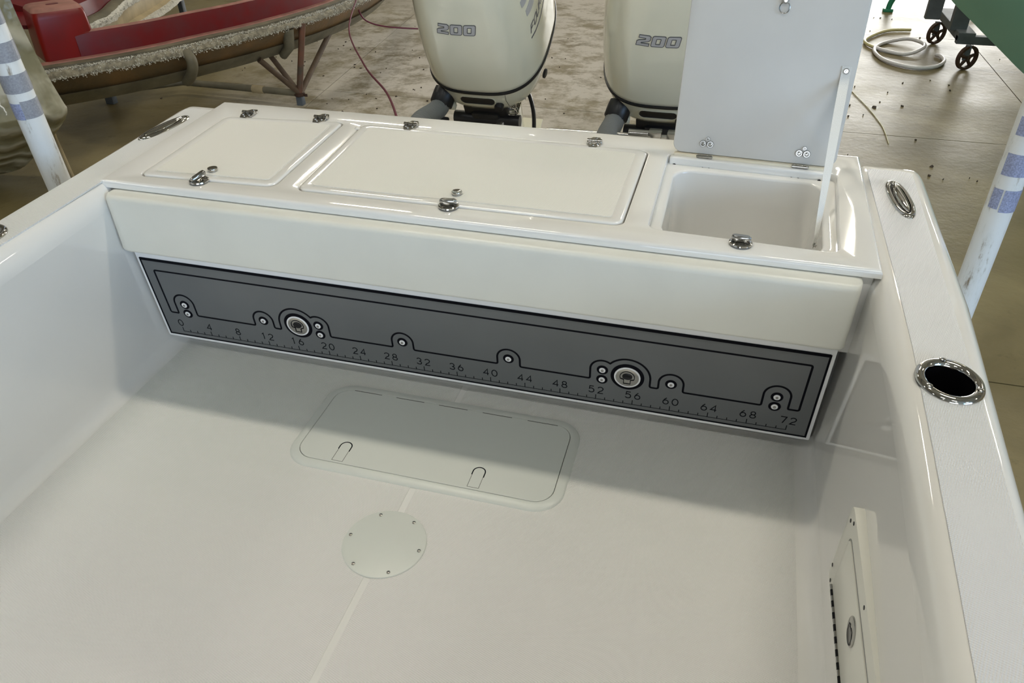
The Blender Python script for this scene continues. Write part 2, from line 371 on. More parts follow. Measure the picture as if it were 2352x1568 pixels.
# lamps under the roof: near the boat a pair above the transom, others spread down the hall
lamp0 = None
for (x, y, L, cool) in [(-1.4, 1.5, 1.5, 0), (1.9, 1.5, 1.5, 0), (-7.5, 1.5, 1.5, 0), (8.2, 1.5, 1.5, 0),
                        (-1.2, -3.8, 1.5, 1), (2.2, -3.8, 1.5, 1), (-6.5, -3.8, 1.5, 1), (7.5, -3.8, 1.5, 1),
                        (-4.5, 8.2, 1.5, 0), (1.5, 8.2, 1.5, 0), (7.5, 8.2, 1.5, 0), (-4.5, 15, 1.5, 0), (1.5, 15, 1.5, 0), (7.5, 15, 1.5, 0),
                        (-4, -9.5, 1.5, 1), (4, -9.5, 1.5, 1)]:
    t = thing('ceiling_light', 'long ceiling light under the roof, %s, %s' % ({1.5: 'row above the transom', -3.8: 'row behind the camera', 8.2: 'row above the mold', 15: 'farthest row', -9.5: 'row by the front door'}[y], {0: 'far left', 1: 'left of centre', 2: 'right of centre', 3: 'far right'}[min(3, int((x + 9) / 4.5))]), 'light', (x, y, CZ - 0.62), 'ceiling lights under the hangar roof')
    mk('housing', *boxg((x, y, CZ - 0.56), (L, 0.34, 0.07), bev=0.01), M['beam'], t)
    mk('diffuser', *boxg((x, y, CZ - 0.60), (L - 0.06, 0.28, 0.02)), M['lampcool'] if cool else M['lamp'], t, smooth=False)
    for s in (-0.6, 0.6): mk('hanger', *tubeg([(x + s, y, CZ - 0.53), (x + s, y, CZ)], 0.006, 6), M['beam'], t)

# ================================================================== BOAT
boat = thing('fishing_boat', 'white open fishing boat cockpit with transom deck, hatches and grey measuring board', 'boat', (0, -0.8, -0.62))
YF = -2.7    # forward end of what is built
XIN = {1: [(-2.7, 0.930), (-1.02, 0.995), (-0.75, 1.012), (-0.43, 1.024), (0.0, 1.028), (0.62, 1.028)],
       -1: [(-2.7, 0.80), (-1.2, 0.895), (-0.43, 0.972), (-0.2, 0.992), (0.0, 1.008), (0.62, 1.022)]}
XOUT = {1: [(-2.7, 1.04), (-1.2, 1.125), (-0.62, 1.160), (-0.11, 1.192), (0.62, 1.207)],
        -1: [(-2.7, 0.96), (-1.2, 1.05), (-0.26, 1.130), (0.09, 1.153), (0.62, 1.200)]}
XB = {1: [(-2.7, 0.95), (-0.67, 0.989), (-0.2, 0.996), (0.07, 1.000)], -1: [(-2.7, 0.92), (-0.72, 0.986), (-0.2, 1.002), (0.07, 0.996)]}
ZG = 0.592
YS = [-2.7, -2.2, -1.8, -1.4, -1.1, -0.85, -0.65, -0.45, -0.25, -0.1, 0.0]
YS2 = YS + [0.15, 0.3, 0.45, 0.56]
def wall_profile(s, y):
    xb = lerp_tab(XB[s], y); xi = lerp_tab(XIN[s], y); r = 0.035; P = [(xb - r - 0.02, 0.0005)]
    for k in range(7):
        a = math.radians(-90 + 90 * k / 6); P.append((xb - r + r * math.cos(a), r + r * math.sin(a)))
    for k in range(1, 9):
        t = k / 8; P.append((xb + (xi - 0.018 - xb) * t, r + (0.528 - r) * t))
    return P
def cap_profile(s, y, drop=0.0):
    xi = lerp_tab(XIN[s], y); xo = lerp_tab(XOUT[s], y); P = [(xi - 0.018, 0.528)]
    for k in range(1, 9):
        a = math.radians(180 - 90 * k / 8); P.append((xi + 0.024 + 0.042 * math.cos(a), 0.528 + (ZG - 0.528) * math.sin(a)))
    for k in range(1, 4): P.append((xi + 0.024 + (xo - 0.035 - xi - 0.024) * k / 4, ZG))
    for k in range(9):
        a = math.radians(90 - 90 * k / 8); P.append((xo - 0.035 + 0.035 * math.cos(a), ZG - 0.04 + 0.04 * math.sin(a)))
    P.append((xo, 0.50)); P.append((xo - 0.012, 0.495)); return P
def hull_profile(s, y):
    xo = lerp_tab(XOUT[s], y) - 0.012; return [(xo, 0.51), (xo - 0.01, 0.35), (xo - 0.03, 0.1), (xo - 0.07, -0.15), (xo - 0.13, -0.33), (xo * 0.5, -0.5), (0.0, -0.6)]
for s in (1, -1):
    rings = [[(s * x, y, z) for x, z in wall_profile(s, y)] for y in YS + [0.07]]
    mk('cockpit_wall', *loftg(rings, False), M['gel'], boat)
    gb = MB(); allr = []
    for y in YS2: allr.append([(s * x, y, z) for x, z in cap_profile(s, y)])
    base = cap_profile(s, 0.56); xo = lerp_tab(XOUT[s], 0.56)
    for k in range(1, 7):
        a = math.radians(90 * k / 6); y = 0.56 + 0.055 * math.sin(a)
        rr = []
        for x, z in base:
            lim = xo - 0.055 * (1 - math.cos(a)) + 0.006 * k / 6
            rr.append((s * min(x, lim), y, z - (0.012 if k == 6 else 0.003 * (k / 6))))
        allr.append(rr)
    allr.append([(q[0], 0.617, min(q[2], 0.50)) for q in allr[-1]])
    nY = len(YS2)
    gb.add(*loftg([r[:9] for r in allr[:nY]], False)); gb.add(*loftg([r[12:] for r in allr[:nY]], False)); gb.add(*loftg(allr[nY - 1:], False))
    flat = [(r[8][0], r[8][1]) for r in allr[:nY]] + [(allr[nY - 1][j][0], allr[nY - 1][j][1]) for j in (9, 10, 11)] + [(r[12][0], r[12][1]) for r in reversed(allr[:nY])]
    RH = {1: (1.091, -0.404), -1: (-1.072, -0.385)}[s]
    hole = [(RH[0] + 0.041 * math.cos(2 * PI * k / 32), RH[1] + 0.048 * math.sin(2 * PI * k / 32)) for k in range(32)]
    gb.add(*tess(flat, [hole], lambda x, y: Vector((x, y, ZG))))
    gb.build('gunwale', M['gel'], boat)
    rings = [[(s * x, y, z) for x, z in hull_profile(s, y)] for y in YS + [0.3, 0.61]]
    mk('hull_side', *loftg(rings, False), M['gel'], boat)
    # non-skid strip on the gunwale
    if s == 1:
        ins = [(-2.6, 0.955), (-1.013, 1.015), (-0.647, 1.032), (-0.31, 1.044), (-0.04, 1.047), (0.585, 1.048)]
        outs = [(-2.6, 1.02), (-0.719, 1.134), (-0.282, 1.149), (-0.015, 1.156), (0.585, 1.176)]
    else:
        ins = [(-2.6, 0.83), (-1.2, 0.92), (-0.412, 0.990), (-0.062, 1.012), (0.585, 1.046)]
        outs = [(-2.6, 0.93), (-1.2, 1.03), (-0.271, 1.108), (0.1, 1.130), (0.585, 1.168)]
    ys = [-2.6, -2, -1.5, -1.2, -1.0, -0.8, -0.6, -0.45, -0.3, -0.15, 0, 0.2, 0.4, 0.57]
    a = [(s * lerp_tab(ins, y), y) for y in ys]; b = [(s * (lerp_tab(outs, y) - 0.009), y) for y in reversed(ys)]
    # round the aft corners a little
    outl = a + [(a[-1][0] + s * 0.004, 0.582), (a[-1][0] + s * 0.014, 0.586), (b[0][0] - s * 0.022, 0.586), (b[0][0] - s * 0.007, 0.580)] + b
    V, F = tess(outl, [hole], lambda x, y: Vector((x, y, ZG + 0.0020)))
    n = len(outl); V2 = [Vector((v.x, v.y, ZG - 0.002)) for v in V[:n]]
    N0 = len(V); V = V + V2; F = list(F) + [(i, (i + 1) % n, N0 + (i + 1) % n, N0 + i) for i in range(n)]
    mk('gunwale_nonskid', V, F, M['nonskid'], boat, angle=30)
# sole
mk('sole', *boxg((0, (YF + 0.07) / 2, -0.02), (1.93, 0.07 - YF, 0.04)), M['gel'], boat, smooth=False)
for x0, x1 in ((-0.945, -0.0105), (0.0105, 0.945)):
    ys = [YF + 0.02, -1.6, -0.7, 0.06]
    sgn = -1 if x1 < 0 else 1
    e = [(sgn * (lerp_tab(XB[sgn], y) - (0.038 if sgn < 0 else 0.046)), y) for y in ys]
    inn = 0.0085 * sgn
    outl = [(inn, ys[0])] + e + [(inn, ys[-1])]
    V, F = tess(outl, [], lambda x, y: Vector((x, y, 0.0014)))
    n = len(V); V = V + [Vector((v.x, v.y, -0.001)) for v in V]; F = list(F) + [(i, (i + 1) % n, n + (i + 1) % n, n + i) for i in range(n)]
    mk('sole_nonskid', V, F, M['soleskid'], boat, angle=30)
# transom inner wall and outer transom
b = MB().add(*boxg((0, 0.082, 0.22), (1.975, 0.02, 0.46)))
b.build('transom_liner', M['gel'], boat, smooth=False)
mk('upper_liner', *boxg((0, 0.012, 0.462), (2.03, 0.03, 0.215), bev=0.006), M['gel'], boat)
mk('transom', *boxg((0, 0.60, 0.02), (2.32, 0.03, 1.04), bev=0.01), M['gel'], boat)
# engine platform behind the transom
mk('engine_platform', *boxg((0, 0.92, -0.02), (1.7, 0.62, 0.46), bev=0.03), M['gel'], boat)

# ---- transom deck
def dz(x, y): return 0.597 + 0.032 * (y + 0.03)
def D(x, y, h=0.0): return Vector((x, y, dz(x, y) + h))
outer = []
def deck_outline(inset):
    i = inset; P = []
    nx = 24
    for k in range(nx + 1):
        x = -1.024 + i + (2.048 - 2 * i) * k / nx; P.append((x, -0.024 + i + 0.0 * x))
    for k in range(nx + 1):
        x = 1.028 - i - (2.056 - 2 * i) * k / nx; P.append((x, 0.614 - i + 0.010 * (1 - (x / 1.03) ** 2)))
    return P
LIDL = [(-0.936, 0.022), (-0.512, 0.043), (-0.526, 0.532), (-0.944, 0.492)]
LIDM = [(-0.453, 0.040), (0.440, 0.046), (0.447, 0.520), (-0.472, 0.530)]
WELL = [(0.493, 0.050), (0.940, 0.034), (0.962, 0.482), (0.496, 0.520)]
def quad_loop(Q, inset, r, n=6):
    """rounded loop inside a near-rectangular quad; inset in metres"""
    f = bilin([(q[0], q[1], 0) for q in Q]); W = (Vector(Q[1]) - Vector(Q[0])).length; H = (Vector(Q[3]) - Vector(Q[0])).length
    r = max(r, 0.001)
    return [(lambda v: (v.x, v.y))(f(x / W, y / H)) for x, y in rrect(inset, inset, W - inset, H - inset, r, n)]
R0 = 0.030
holes = [quad_loop(LIDL, 0, R0), quad_loop(LIDM, 0, R0), quad_loop(WELL, 0, R0)]
V, F = tess(deck_outline(0.010), holes, lambda x, y: D(x, y))
b = MB().add(V, F)
# rounded outer edge and skirt
rings = []
for k in range(6):
    a = math.radians(90 * k / 5); i = 0.010 * (1 - math.sin(a)); h = -0.010 * (1 - math.cos(a)); rings.append([D(x, y, h) for x, y in deck_outline(i)])
rings.append([Vector((p.x, p.y, p.z - 0.010)) for p in rings[-1]])
rings.append([Vector((x, y, dz(x, y) - 0.022)) for x, y in deck_outline(0.012)])
V, F = loftg(rings, True); b.add(V, F)
# edges of the recesses, small round-over then down
for h in (0, 1, 2):
    Q = (LIDL, LIDM, WELL)[h]
    rings = [[D(x, y, 0) for x, y in quad_loop(Q, 0, R0)]]
    for k in range(1, 4):
        a = math.radians(30 * k); rings.append([D(x, y, -0.004 * (1 - math.cos(a))) for x, y in quad_loop(Q, 0.004 * math.sin(a), R0 - 0.004 * math.sin(a))])
    rings.append([D(x, y, -0.026) for x, y in quad_loop(Q, 0.0045, R0 - 0.004)])
    b.add(*loftg(rings, True))
b.build('transom_deck', M['gel'], boat, angle=35)
# gutters below the closed lids
for Q in (LIDL, LIDM):
    mk('lid_gutter', *tess(quad_loop(Q, 0.003, R0), [], lambda x, y: D(x, y, -0.024)), M['seam'], boat, smooth=False)
def deck_lid(Q, name):
    rings = []
    g = 0.0075
    rings.append([D(x, y, -0.022) for x, y in quad_loop(Q, g, R0 - 0.004)])
    rings.append([D(x, y, -0.004) for x, y in quad_loop(Q, g, R0 - 0.004)])
    for k in range(1, 5):
        a = math.radians(22.5 * k); rings.append([D(x, y, -0.004 + 0.007 * math.sin(a)) for x, y in quad_loop(Q, g + 0.007 * (1 - math.cos(a)), R0 - 0.006)])
    rings.append([D(x, y, 0.0030) for x, y in quad_loop(Q, 0.033, 0.014)])
    rings.append([D(x, y, 0.0018) for x, y in quad_loop(Q, 0.036, 0.012)])
    V, F = loftg(rings, True, True, False)
    b = MB().add(V, F); n = len(rings[-1])
    v2, f2 = tess(quad_loop(Q, 0.036, 0.012), [], lambda x, y: D(x, y, 0.0018)); b.add(v2, f2)
    o = b.build(name, M['gel'], boat, angle=30)
    loop = quad_loop(Q, 0.0375, 0.010)
    v, f = tess(loop, [], lambda x, y: D(x, y, 0.0036)); n = len(v)
    v = list(v) + [p - Vector((0, 0, 0.003)) for p in v]; f = list(f) + [(i, (i + 1) % n, n + (i + 1) % n, n + i) for i in range(n)]
    mk('lid_nonskid', v, f, M['lidskid'], o, angle=30)
    return o
lidL = deck_lid(LIDL, 'deck_lid'); lidM = deck_lid(LIDM, 'deck_lid')
lidL['label'] = 'narrow closed lid'; lidM['label'] = 'wide closed lid'
# ---- hinges (butterfly: two leaves, barrel)
def deck_hinge(x, y, par):
    z = dz(x, y); b = MB()
    def leaf(s):
        P = [(-0.021, 0.004), (0.021, 0.004), (0.021, 0.016), (0.011, 0.037), (-0.011, 0.037), (-0.021, 0.016)]
        rings = [[(x + px * k, y + s * (0.004 + (py - 0.004) * (1 if k == 1 else 0.97)), z + h) for px, py in P] for k, h in ((1, 0.001), (1, 0.0045), (0.93, 0.006))]
        b.add(*loftg(rings, True, True, True))
    leaf(1); leaf(-1)
    for u0, u1 in ((-0.022, -0.009), (-0.0075, 0.0075), (0.009, 0.022)):
        b.add(*tubeg([(x + u0, y, z + 0.008), (x + u1, y, z + 0.008)], 0.0062, 12))
    for s in (1, -1):
        for dx in (-0.011, 0.011): b.add(*latheg([(0.0042, 0.0055), (0.0040, 0.0075), (0.002, 0.0085), (0, 0.0088)], (x + dx, y + s * 0.017, z), n=10))
        b.add(*latheg([(0.0042, 0.0055), (0.0040, 0.0075), (0.002, 0.0085), (0, 0.0088)], (x, y + s * 0.029, z), n=10))
    return b.build('hinge', M['chrome'], par)
deck_hinge(-0.872, 0.518, lidL); deck_hinge(-0.618, 0.532, lidL); deck_hinge(-0.309, 0.540, lidM); deck_hinge(0.278, 0.535, lidM)
# ---- twist latches
def twist_latch(x, y, ang, par, tip=0.0):
    z = dz(x, y)
    o = mk('twist_latch', *latheg([(0.026, 0.001), (0.0272, 0.003), (0.0265, 0.0062), (0.024, 0.0078), (0.020, 0.0072), (0.019, 0.0056), (0.0, 0.0056)], (x, y, z), n=32), M['chrome'], par)
    rot = Matrix.Rotation(ang, 3, 'Z')
    P = [(-0.0225, -0.004), (-0.016, -0.007), (0.016, -0.007), (0.0225, -0.004), (0.0225, 0.004), (0.016, 0.007), (-0.016, 0.007), (-0.0225, 0.004)]
    rings = [[Vector((x, y, z)) + rot @ Vector((px * k, py * k * (0.55 if h < 0.010 else 1), h + tip * px)) for px, py in P] for k, h in ((0.9, 0.0062), (0.95, 0.011), (1.0, 0.016), (0.97, 0.020), (0.8, 0.0225))]
    mk('latch_handle', *loftg(rings, True, True, True), M['chromed'], o)
    return o
twist_latch(-0.736, 0.030, math.radians(62), lidL, 0.25); twist_latch(-0.013, 0.046, math.radians(8), lidM)
rim_latch = twist_latch(0.716, 0.026, math.radians(-4), boat)
rim_latch['label'] = 'latch on the front rim of the open well'
# ---- round press buttons on the lids
for x, y, par in ((-0.735, 0.096, lidL), (-0.013, 0.114, lidM)):
    mk('button', *latheg([(0.012, 0.003), (0.012, 0.0065), (0.0142, 0.008), (0.0146, 0.0105), (0.0135, 0.0125), (0.010, 0.0125), (0.006, 0.0115), (0, 0.0110)], (x, y, dz(x, y)), n=28), M['chrome'], par)
# small moulded drain dimple at the rim between the two lids
mk('drain_dimple', *latheg([(0.010, 0.0), (0.009, 0.0022), (0.006, 0.003), (0.004, 0.0015), (0, 0.001)], D(-0.468, 0.486), n=20), M['gel'], boat)

# ---- open well on the right
def W(x, y, h=0.0): return D(x, y, h)
OPEN = [(0.519, 0.0575), (0.912, 0.0425), (0.930, 0.455), (0.519, 0.465)]
ri = quad_loop(WELL, 0.0045, R0 - 0.004); ro = quad_loop(OPEN, 0, 0.062)
b = MB()
v, f = tess(ri, [ro], lambda x, y: D(x, y, -0.020 if y > 0.07 else -0.020 + 0.014 * max(0, min(1, (0.07 - y) / 0.03)))); b.add(v, f)
rings = []
zz = lambda y, h: h if y > 0.07 else h + 0.014 * max(0, min(1, (0.07 - y) / 0.03))
for k in range(5):
    a = math.radians(22.5 * k); rings.append([D(x, y, zz(y, -0.020 - 0.008 * (1 - math.cos(a)))) for x, y in quad_loop(OPEN, 0.008 * math.sin(a), 0.062 - 0.008 * math.sin(a))])
for d in (0.06, 0.14, 0.22, 0.30): rings.append([Vector((x, y, 0.59 - d)) for x, y in quad_loop(OPEN, 0.008 + 0.05 * d, 0.058)])
rings.append([Vector((x, y, 0.262)) for x, y in quad_loop(OPEN, 0.035, 0.045)])
rings.append([Vector((x, y, 0.250)) for x, y in quad_loop(OPEN, 0.055, 0.035)])
b.add(*loftg(rings, True, False, True))
b.build('live_well', M['gel'], boat, angle=50)
# hinge rail at the back of the well
rail = mk('hinge_rail', *boxg((0.724, 0.492, 0.5975), (0.438, 0.030, 0.034), rot=Matrix.Rotation(math.radians(-2.6), 3, 'Z'), bev=0.006, seg=3), M['gel'], boat)
for u, y in ((0.520, 0.4855), (0.915, 0.4665)):
    mk('rail_hole', *latheg([(0.006, 0), (0.006, 0.0012), (0, 0.0012)], (u, y, 0.590), (0, -1, 0), 12), M['black'], rail)
for u in (0.600, 0.618, 0.842, 0.860):
    mk('rail_screw', *latheg([(0.0028, 0), (0.002, 0.001), (0, 0.0012)], (u, 0.4855 - 0.048 * (u - 0.52), 0.592), (0, -1, 0), 10), M['chromed'], rail)
# open lid standing on the rail
TH = math.radians(9); U = Vector((0, math.sin(TH), math.cos(TH))); N = Vector((0, -math.cos(TH), math.sin(TH)))   # up the lid / toward the camera
B0 = Vector((0.509, 0.512, 0.622)); B1 = Vector((0.951, 0.494, 0.622)); LX = (B1 - B0).normalized(); LW = (B1 - B0).length
N = LX.cross(U).normalized()
if N.y > 0: N = -N
def LP(u, v, h=0.0): return B0 + LX * u + U * v + N * h
LH = 0.476
rings = []
for ins, h in ((0.004, -0.028), (0.0, -0.024), (0.0, -0.004), (0.0012, -0.001), (0.004, 0.0)):
    rings.append([LP(u, v, h) for u, v in rrect(ins, ins, LW - ins, LH - ins, 0.026 - ins, 6)])
lidO = mk('deck_lid', *loftg(rings, True, True, True), M['satin'], boat, angle=35); lidO['label'] = 'lid standing open'
mk('lit_gap_strip', *boxg(B0 + LX * (LW / 2) + Vector((0, -0.002, -0.006)), (LW - 0.012, 0.018, 0.010), rot=Matrix.Rotation(math.radians(-2.4), 3, 'Z'), bev=0.002), M['litgap'], rail)  # strip in the gap below the open lid, its brightness painted in
for u, key in ((0.092, 1), (0.352, 2)):
    c = LP(u, 0, 0.006) + Vector((0, -0.004, -0.004))
    b = MB()
    for a0, a1 in ((-0.020, -0.008), (-0.007, 0.007), (0.008, 0.020)): b.add(*tubeg([c + LX * a0, c + LX * a1], 0.0055, 12))
    b.add(*tubeg([c - LX * 0.0225, c + LX * 0.0225], 0.0035, 10))
    b.build('hinge', M['chrome'], lidO)
    for du, dv, r in ((-0.009, 0.030, 0.0098), (0.011, 0.0295, 0.0102), (0.003, 0.044, 0.0056)):
        p = LP(u + du, dv)
        o = mk('cup_washer', *latheg([(r, 0.0), (r, 0.001), (r * 0.86, 0.0035), (r * 0.6, 0.0035), (r * 0.45, 0.0012), (0, 0.0012)], p, N, 20), M['chromed'], lidO)
        mk('bolt_end', *latheg([(r * 0.3, 0.0), (r * 0.3, 0.007), (r * 0.2, 0.008), (0, 0.008)], p, N, 10), M['chrome'], o)
# pull ring on the lid
rc = LP(0.238, 0.398, 0.003)
mk('ring_boss', *latheg([(0.009, -0.002), (0.009, 0.003), (0.006, 0.008), (0.004, 0.010), (0, 0.010)], rc + U * 0.011, N, 16), M['chrome'], lidO)
pts = [rc + N * 0.004 + U * (-0.006 + 0.0135 * math.sin(2 * PI * k / 28)) + LX * (0.0125 * math.cos(2 * PI * k / 28)) for k in range(28)]
mk('pull_ring', *tubeg(pts, 0.0014, 8, closed=True), M['chromed'], lidO)
# webbing strap from lid to well
st0 = LP(0.4175, 0.262, 0.0015); st1 = LP(0.4175, 0.232, 0.003)
end = Vector((0.898, 0.165, 0.560))
pts = [st0, st1] + [st1.lerp(end, t) + Vector((0, 0.0, -0.012 * math.sin(PI * t))) for t in [k / 14 for k in range(1, 15)]] + [end + Vector((0.0, 0.0, -0.018))]
Va = []; nrm = []
for i, p in enumerate(pts):
    t = i / (len(pts) - 1); ang = math.radians(0 + 68 * max(0.0, t - 0.15) / 0.85)
    wv = (LX * math.cos(ang) + Vector((0, 1, 0)) * math.sin(ang) * 1.0).normalized(); Va.append(wv)
rings = []
for p, wv in zip(pts, Va):
    hw = 0.0118; th = Vector((0, -0.0008, 0.0004)); rings.append([p - wv * hw - th, p + wv * hw - th, p + wv * hw + th, p - wv * hw + th])
strap = mk('strap', *loftg(rings, True, True, True), M['web'], lidO, angle=60)
mk('strap_screw', *latheg([(0.0075, 0), (0.0075, 0.002), (0.006, 0.004), (0.003, 0.0035), (0, 0.005)], LP(0.4175, 0.250, 0.0022), N, 18), M['chromed'], strap)
mk('strap_screw', *latheg([(0.006, 0), (0.006, 0.002), (0.004, 0.004), (0, 0.0045)], end + Vector((0.0, -0.008, -0.008)), (-0.7, -0.7, 0.1), 14), M['chromed'], strap)

# ---- cushion bolster under the deck lip
bol = thing('bolster', 'long white vinyl bolster pad hanging below the transom deck, above the grey board', 'cushion', (0, -0.05, 0.395))
prof = []
for cy, cz_, a0, r in ((-0.062, 0.568, 0, 0.012),): pass
def bolster_ring(x, k):
    # profile in y,z ; k shrinks at the rounded ends
    P = []
    for (cy, cz_, r, a0, a1) in ((-0.057, 0.5595, 0.016, 90, 180), (-0.059, 0.4115, 0.012, 180, 270), (-0.012, 0.4035, 0.004, 270, 360), (-0.012, 0.5715, 0.004, 0, 90)):
        for j in range(6):
            a = math.radians(a0 + (a1 - a0) * j / 5); P.append((cy + r * math.cos(a), cz_ + r * math.sin(a)))
    cyc, czc = -0.020, 0.487
    return [(x, cyc + (y - cyc) * (k if y < cyc else 1), czc + (z - czc) * (1 - (1 - k) * 0.09)) for y, z in P]
rings = []
for x, k in ((-0.986, 0.45), (-0.9835, 0.70), (-0.978, 0.87), (-0.970, 0.96), (-0.955, 1.0), (-0.4, 1.0), (0, 1.0), (0.4, 1.0), (0.955, 1.0), (0.970, 0.96), (0.978, 0.87), (0.9835, 0.70), (0.986, 0.45)):
    rings.append([Vector(p) for p in bolster_ring(x, k)])
mk('pad', *loftg(rings, True, True, True), M['vinyl'], bol, angle=50)
mk('backing_board', *boxg((0, -0.0065, 0.4885), (1.93, 0.006, 0.176)), M['bwhite'], bol, smooth=False)

# ---- measuring board
TL = -0.0978; ZB = 0.0703
Bn = Vector((0, -1, TL)).normalized()
def BD(x, z, h=0.0): return Vector((x, TL * (z - ZB), z)) + Bn * h
rings = [[BD(x, z, h) for x, z in rrect(-0.9785 + i, 0.0615 + i, 0.9785 - i, 0.385 - i, 0.004, 3)] for i, h in ((0, -0.018), (0, -0.0008), (0.0008, 0.0))]
board = mk('measuring_board', *loftg(rings, True, True, True), M['bwhite'], boat, angle=35)
board['label'] = 'grey ruler board in a white frame'
v, f = tess(rrect(-0.969, 0.0715, 0.969, 0.3625, 0.005, 4), [], lambda x, z: BD(x, z, 0.0006)); n = len(v)
v = list(v) + [p - Bn * 0.0006 for p in v]; f = list(f) + [(i, (i + 1) % n, n + (i + 1) % n, n + i) for i in range(n)]
mk('grey_face', v, f, M['board'], board, angle=30)
def bdf(x, z, h): return BD(x, z, 0.0006 + h)
b = MB()
b.add(*ribbong([(-0.967, 0.0735), (0.967, 0.0735), (0.967, 0.359), (-0.967, 0.359)], 0.0052, bdf, 0.0005, True))
b.add(*ribbong([(-0.967, 0.3585), (0.967, 0.3585)], 0.0095, bdf, 0.0006))
b.build('border_line', M['black'], board, smooth=False)
# contour line: upper envelope of arches on the base line
ARCH = []
for s in (-1, 1):
    ARCH += [(s * 0.872, 0.204, 0.0335), (s * 0.605, 0.188, 0.0325), (s * 0.489, 0.189, 0.0610), (s * 0.421, 0.200, 0.0330), (s * 0.158, 0.188, 0.0325)]
def env(x):
    z = 0.163
    for cx, cz_, r in ARCH:
        if abs(x - cx) <= r: z = max(z, cz_ + math.sqrt(max(0, r * r - (x - cx) ** 2)))
    return z
xs = set([-0.912, 0.912])
for cx, cz_, r in ARCH:
    for k in range(25): xs.add(round(cx - r * math.cos(PI * k / 24), 6))
xs = sorted(x for x in xs if -0.913 < x < 0.913); path = [(-0.912, 0.163)]; prev = 0.163
for x in xs:
    e0 = env(x - 1e-5); e1 = env(x + 1e-5); e = env(x)
    if abs(e0 - e1) > 0.01: path += [(x, e0), (x, e1)]
    elif -0.911 < x < 0.911: path.append((x, e))
path += [(0.912, 0.163)]
# soften right angles
def soften(P, r, closed):
    out = []; L = len(P)
    for i, p in enumerate(P):
        if not closed and i in (0, L - 1): out.append(p); continue
        a = Vector(P[i - 1]); c = Vector(P[(i + 1) % L]); q = Vector(p); da = (a - q); dc = (c - q)
        if da.length < 1e-5 or dc.length < 1e-5: continue
        if da.normalized().dot(dc.normalized()) > -0.6:
            ra = min(r, da.length * 0.45); rc_ = min(r, dc.length * 0.45)
            p0 = q + da.normalized() * ra; p2 = q + dc.normalized() * rc_
            for k in range(5):
                t = k / 4; v = p0 * (1 - t) ** 2 + q * 2 * t * (1 - t) + p2 * t * t; out.append((v.x, v.y))
        else: out.append(p)
    return out
loop = path + [(0.933, 0.163), (0.934, 0.3205), (-0.934, 0.3205), (-0.933, 0.163)]
loop = soften(loop, 0.006, True)
mk('contour_line', *ribbong(loop, 0.0055, bdf, 0.0005, True), M['black'], board, smooth=False)
b = MB()
for k in range(73):
    x = k * 0.0254 - 0.9144; top = 0.1045 if k % 4 == 0 else 0.0975
    b.add(*ribbong([(x, 0.0885), (x, top)], 0.0022, bdf, 0.0004))
b.add(*ribbong([(-0.9153, 0.0885), (0.9153, 0.0885)], 0.0016, bdf, 0.0004))
b.build('ruler_ticks', M['black'], board, smooth=False)
# digits drawn with strokes in a 0..1 x 0..1 cell
DG = {
 '0': [arc(0.5, 0.5, 0.5, 0, 360, 24, 0.5)],
 '1': [[(0.25, 0.80), (0.55, 1.0), (0.55, 0.0)]],
 '2': [arc(0.5, 0.72, 0.46, 165, 0, 10, 0.28) + [(0.80, 0.48), (0.35, 0.28), (0.06, 0.0), (0.98, 0.0)]],
 '3': [arc(0.46, 0.745, 0.40, 160, -90, 12, 0.255), arc(0.46, 0.245, 0.46, 90, -165, 12, 0.245)],
 '4': [[(0.78, 0.0), (0.78, 1.0), (0.02, 0.28), (1.0, 0.28)]],
 '5': [[(0.90, 1.0), (0.20, 1.0), (0.10, 0.56)] + arc(0.45, 0.33, 0.50, 125, -150, 12, 0.33)],
 '6': [[(0.62, 1.0), (0.30, 0.75), (0.08, 0.45)] + arc(0.5, 0.32, 0.46, 165, 525, 20, 0.32)],
 '7': [[(0.02, 1.0), (0.98, 1.0), (0.45, 0.0)]],
 '8': [arc(0.5, 0.755, 0.37, -90, 270, 18, 0.245), arc(0.5, 0.255, 0.46, 90, 450, 20, 0.255)],
}
for k in range(0, 73, 4):
    s = str(k); x = k * 0.0254 - 0.9144; wd = 0.0155; gap = 0.0095; b = MB()
    tot = len(s) * wd + (len(s) - 1) * gap; x0 = x - tot / 2
    for j, ch in enumerate(s):
        for st in DG[ch]:
            cl = (Vector(st[0]) - Vector(st[-1])).length < 1e-3
            b.add(*ribbong([(x0 + j * (wd + gap) + px * wd, 0.1112 + pz * 0.0232) for px, pz in st], 0.0027, bdf, 0.0004, cl))
    b.build('number', M['black'], board, smooth=False)
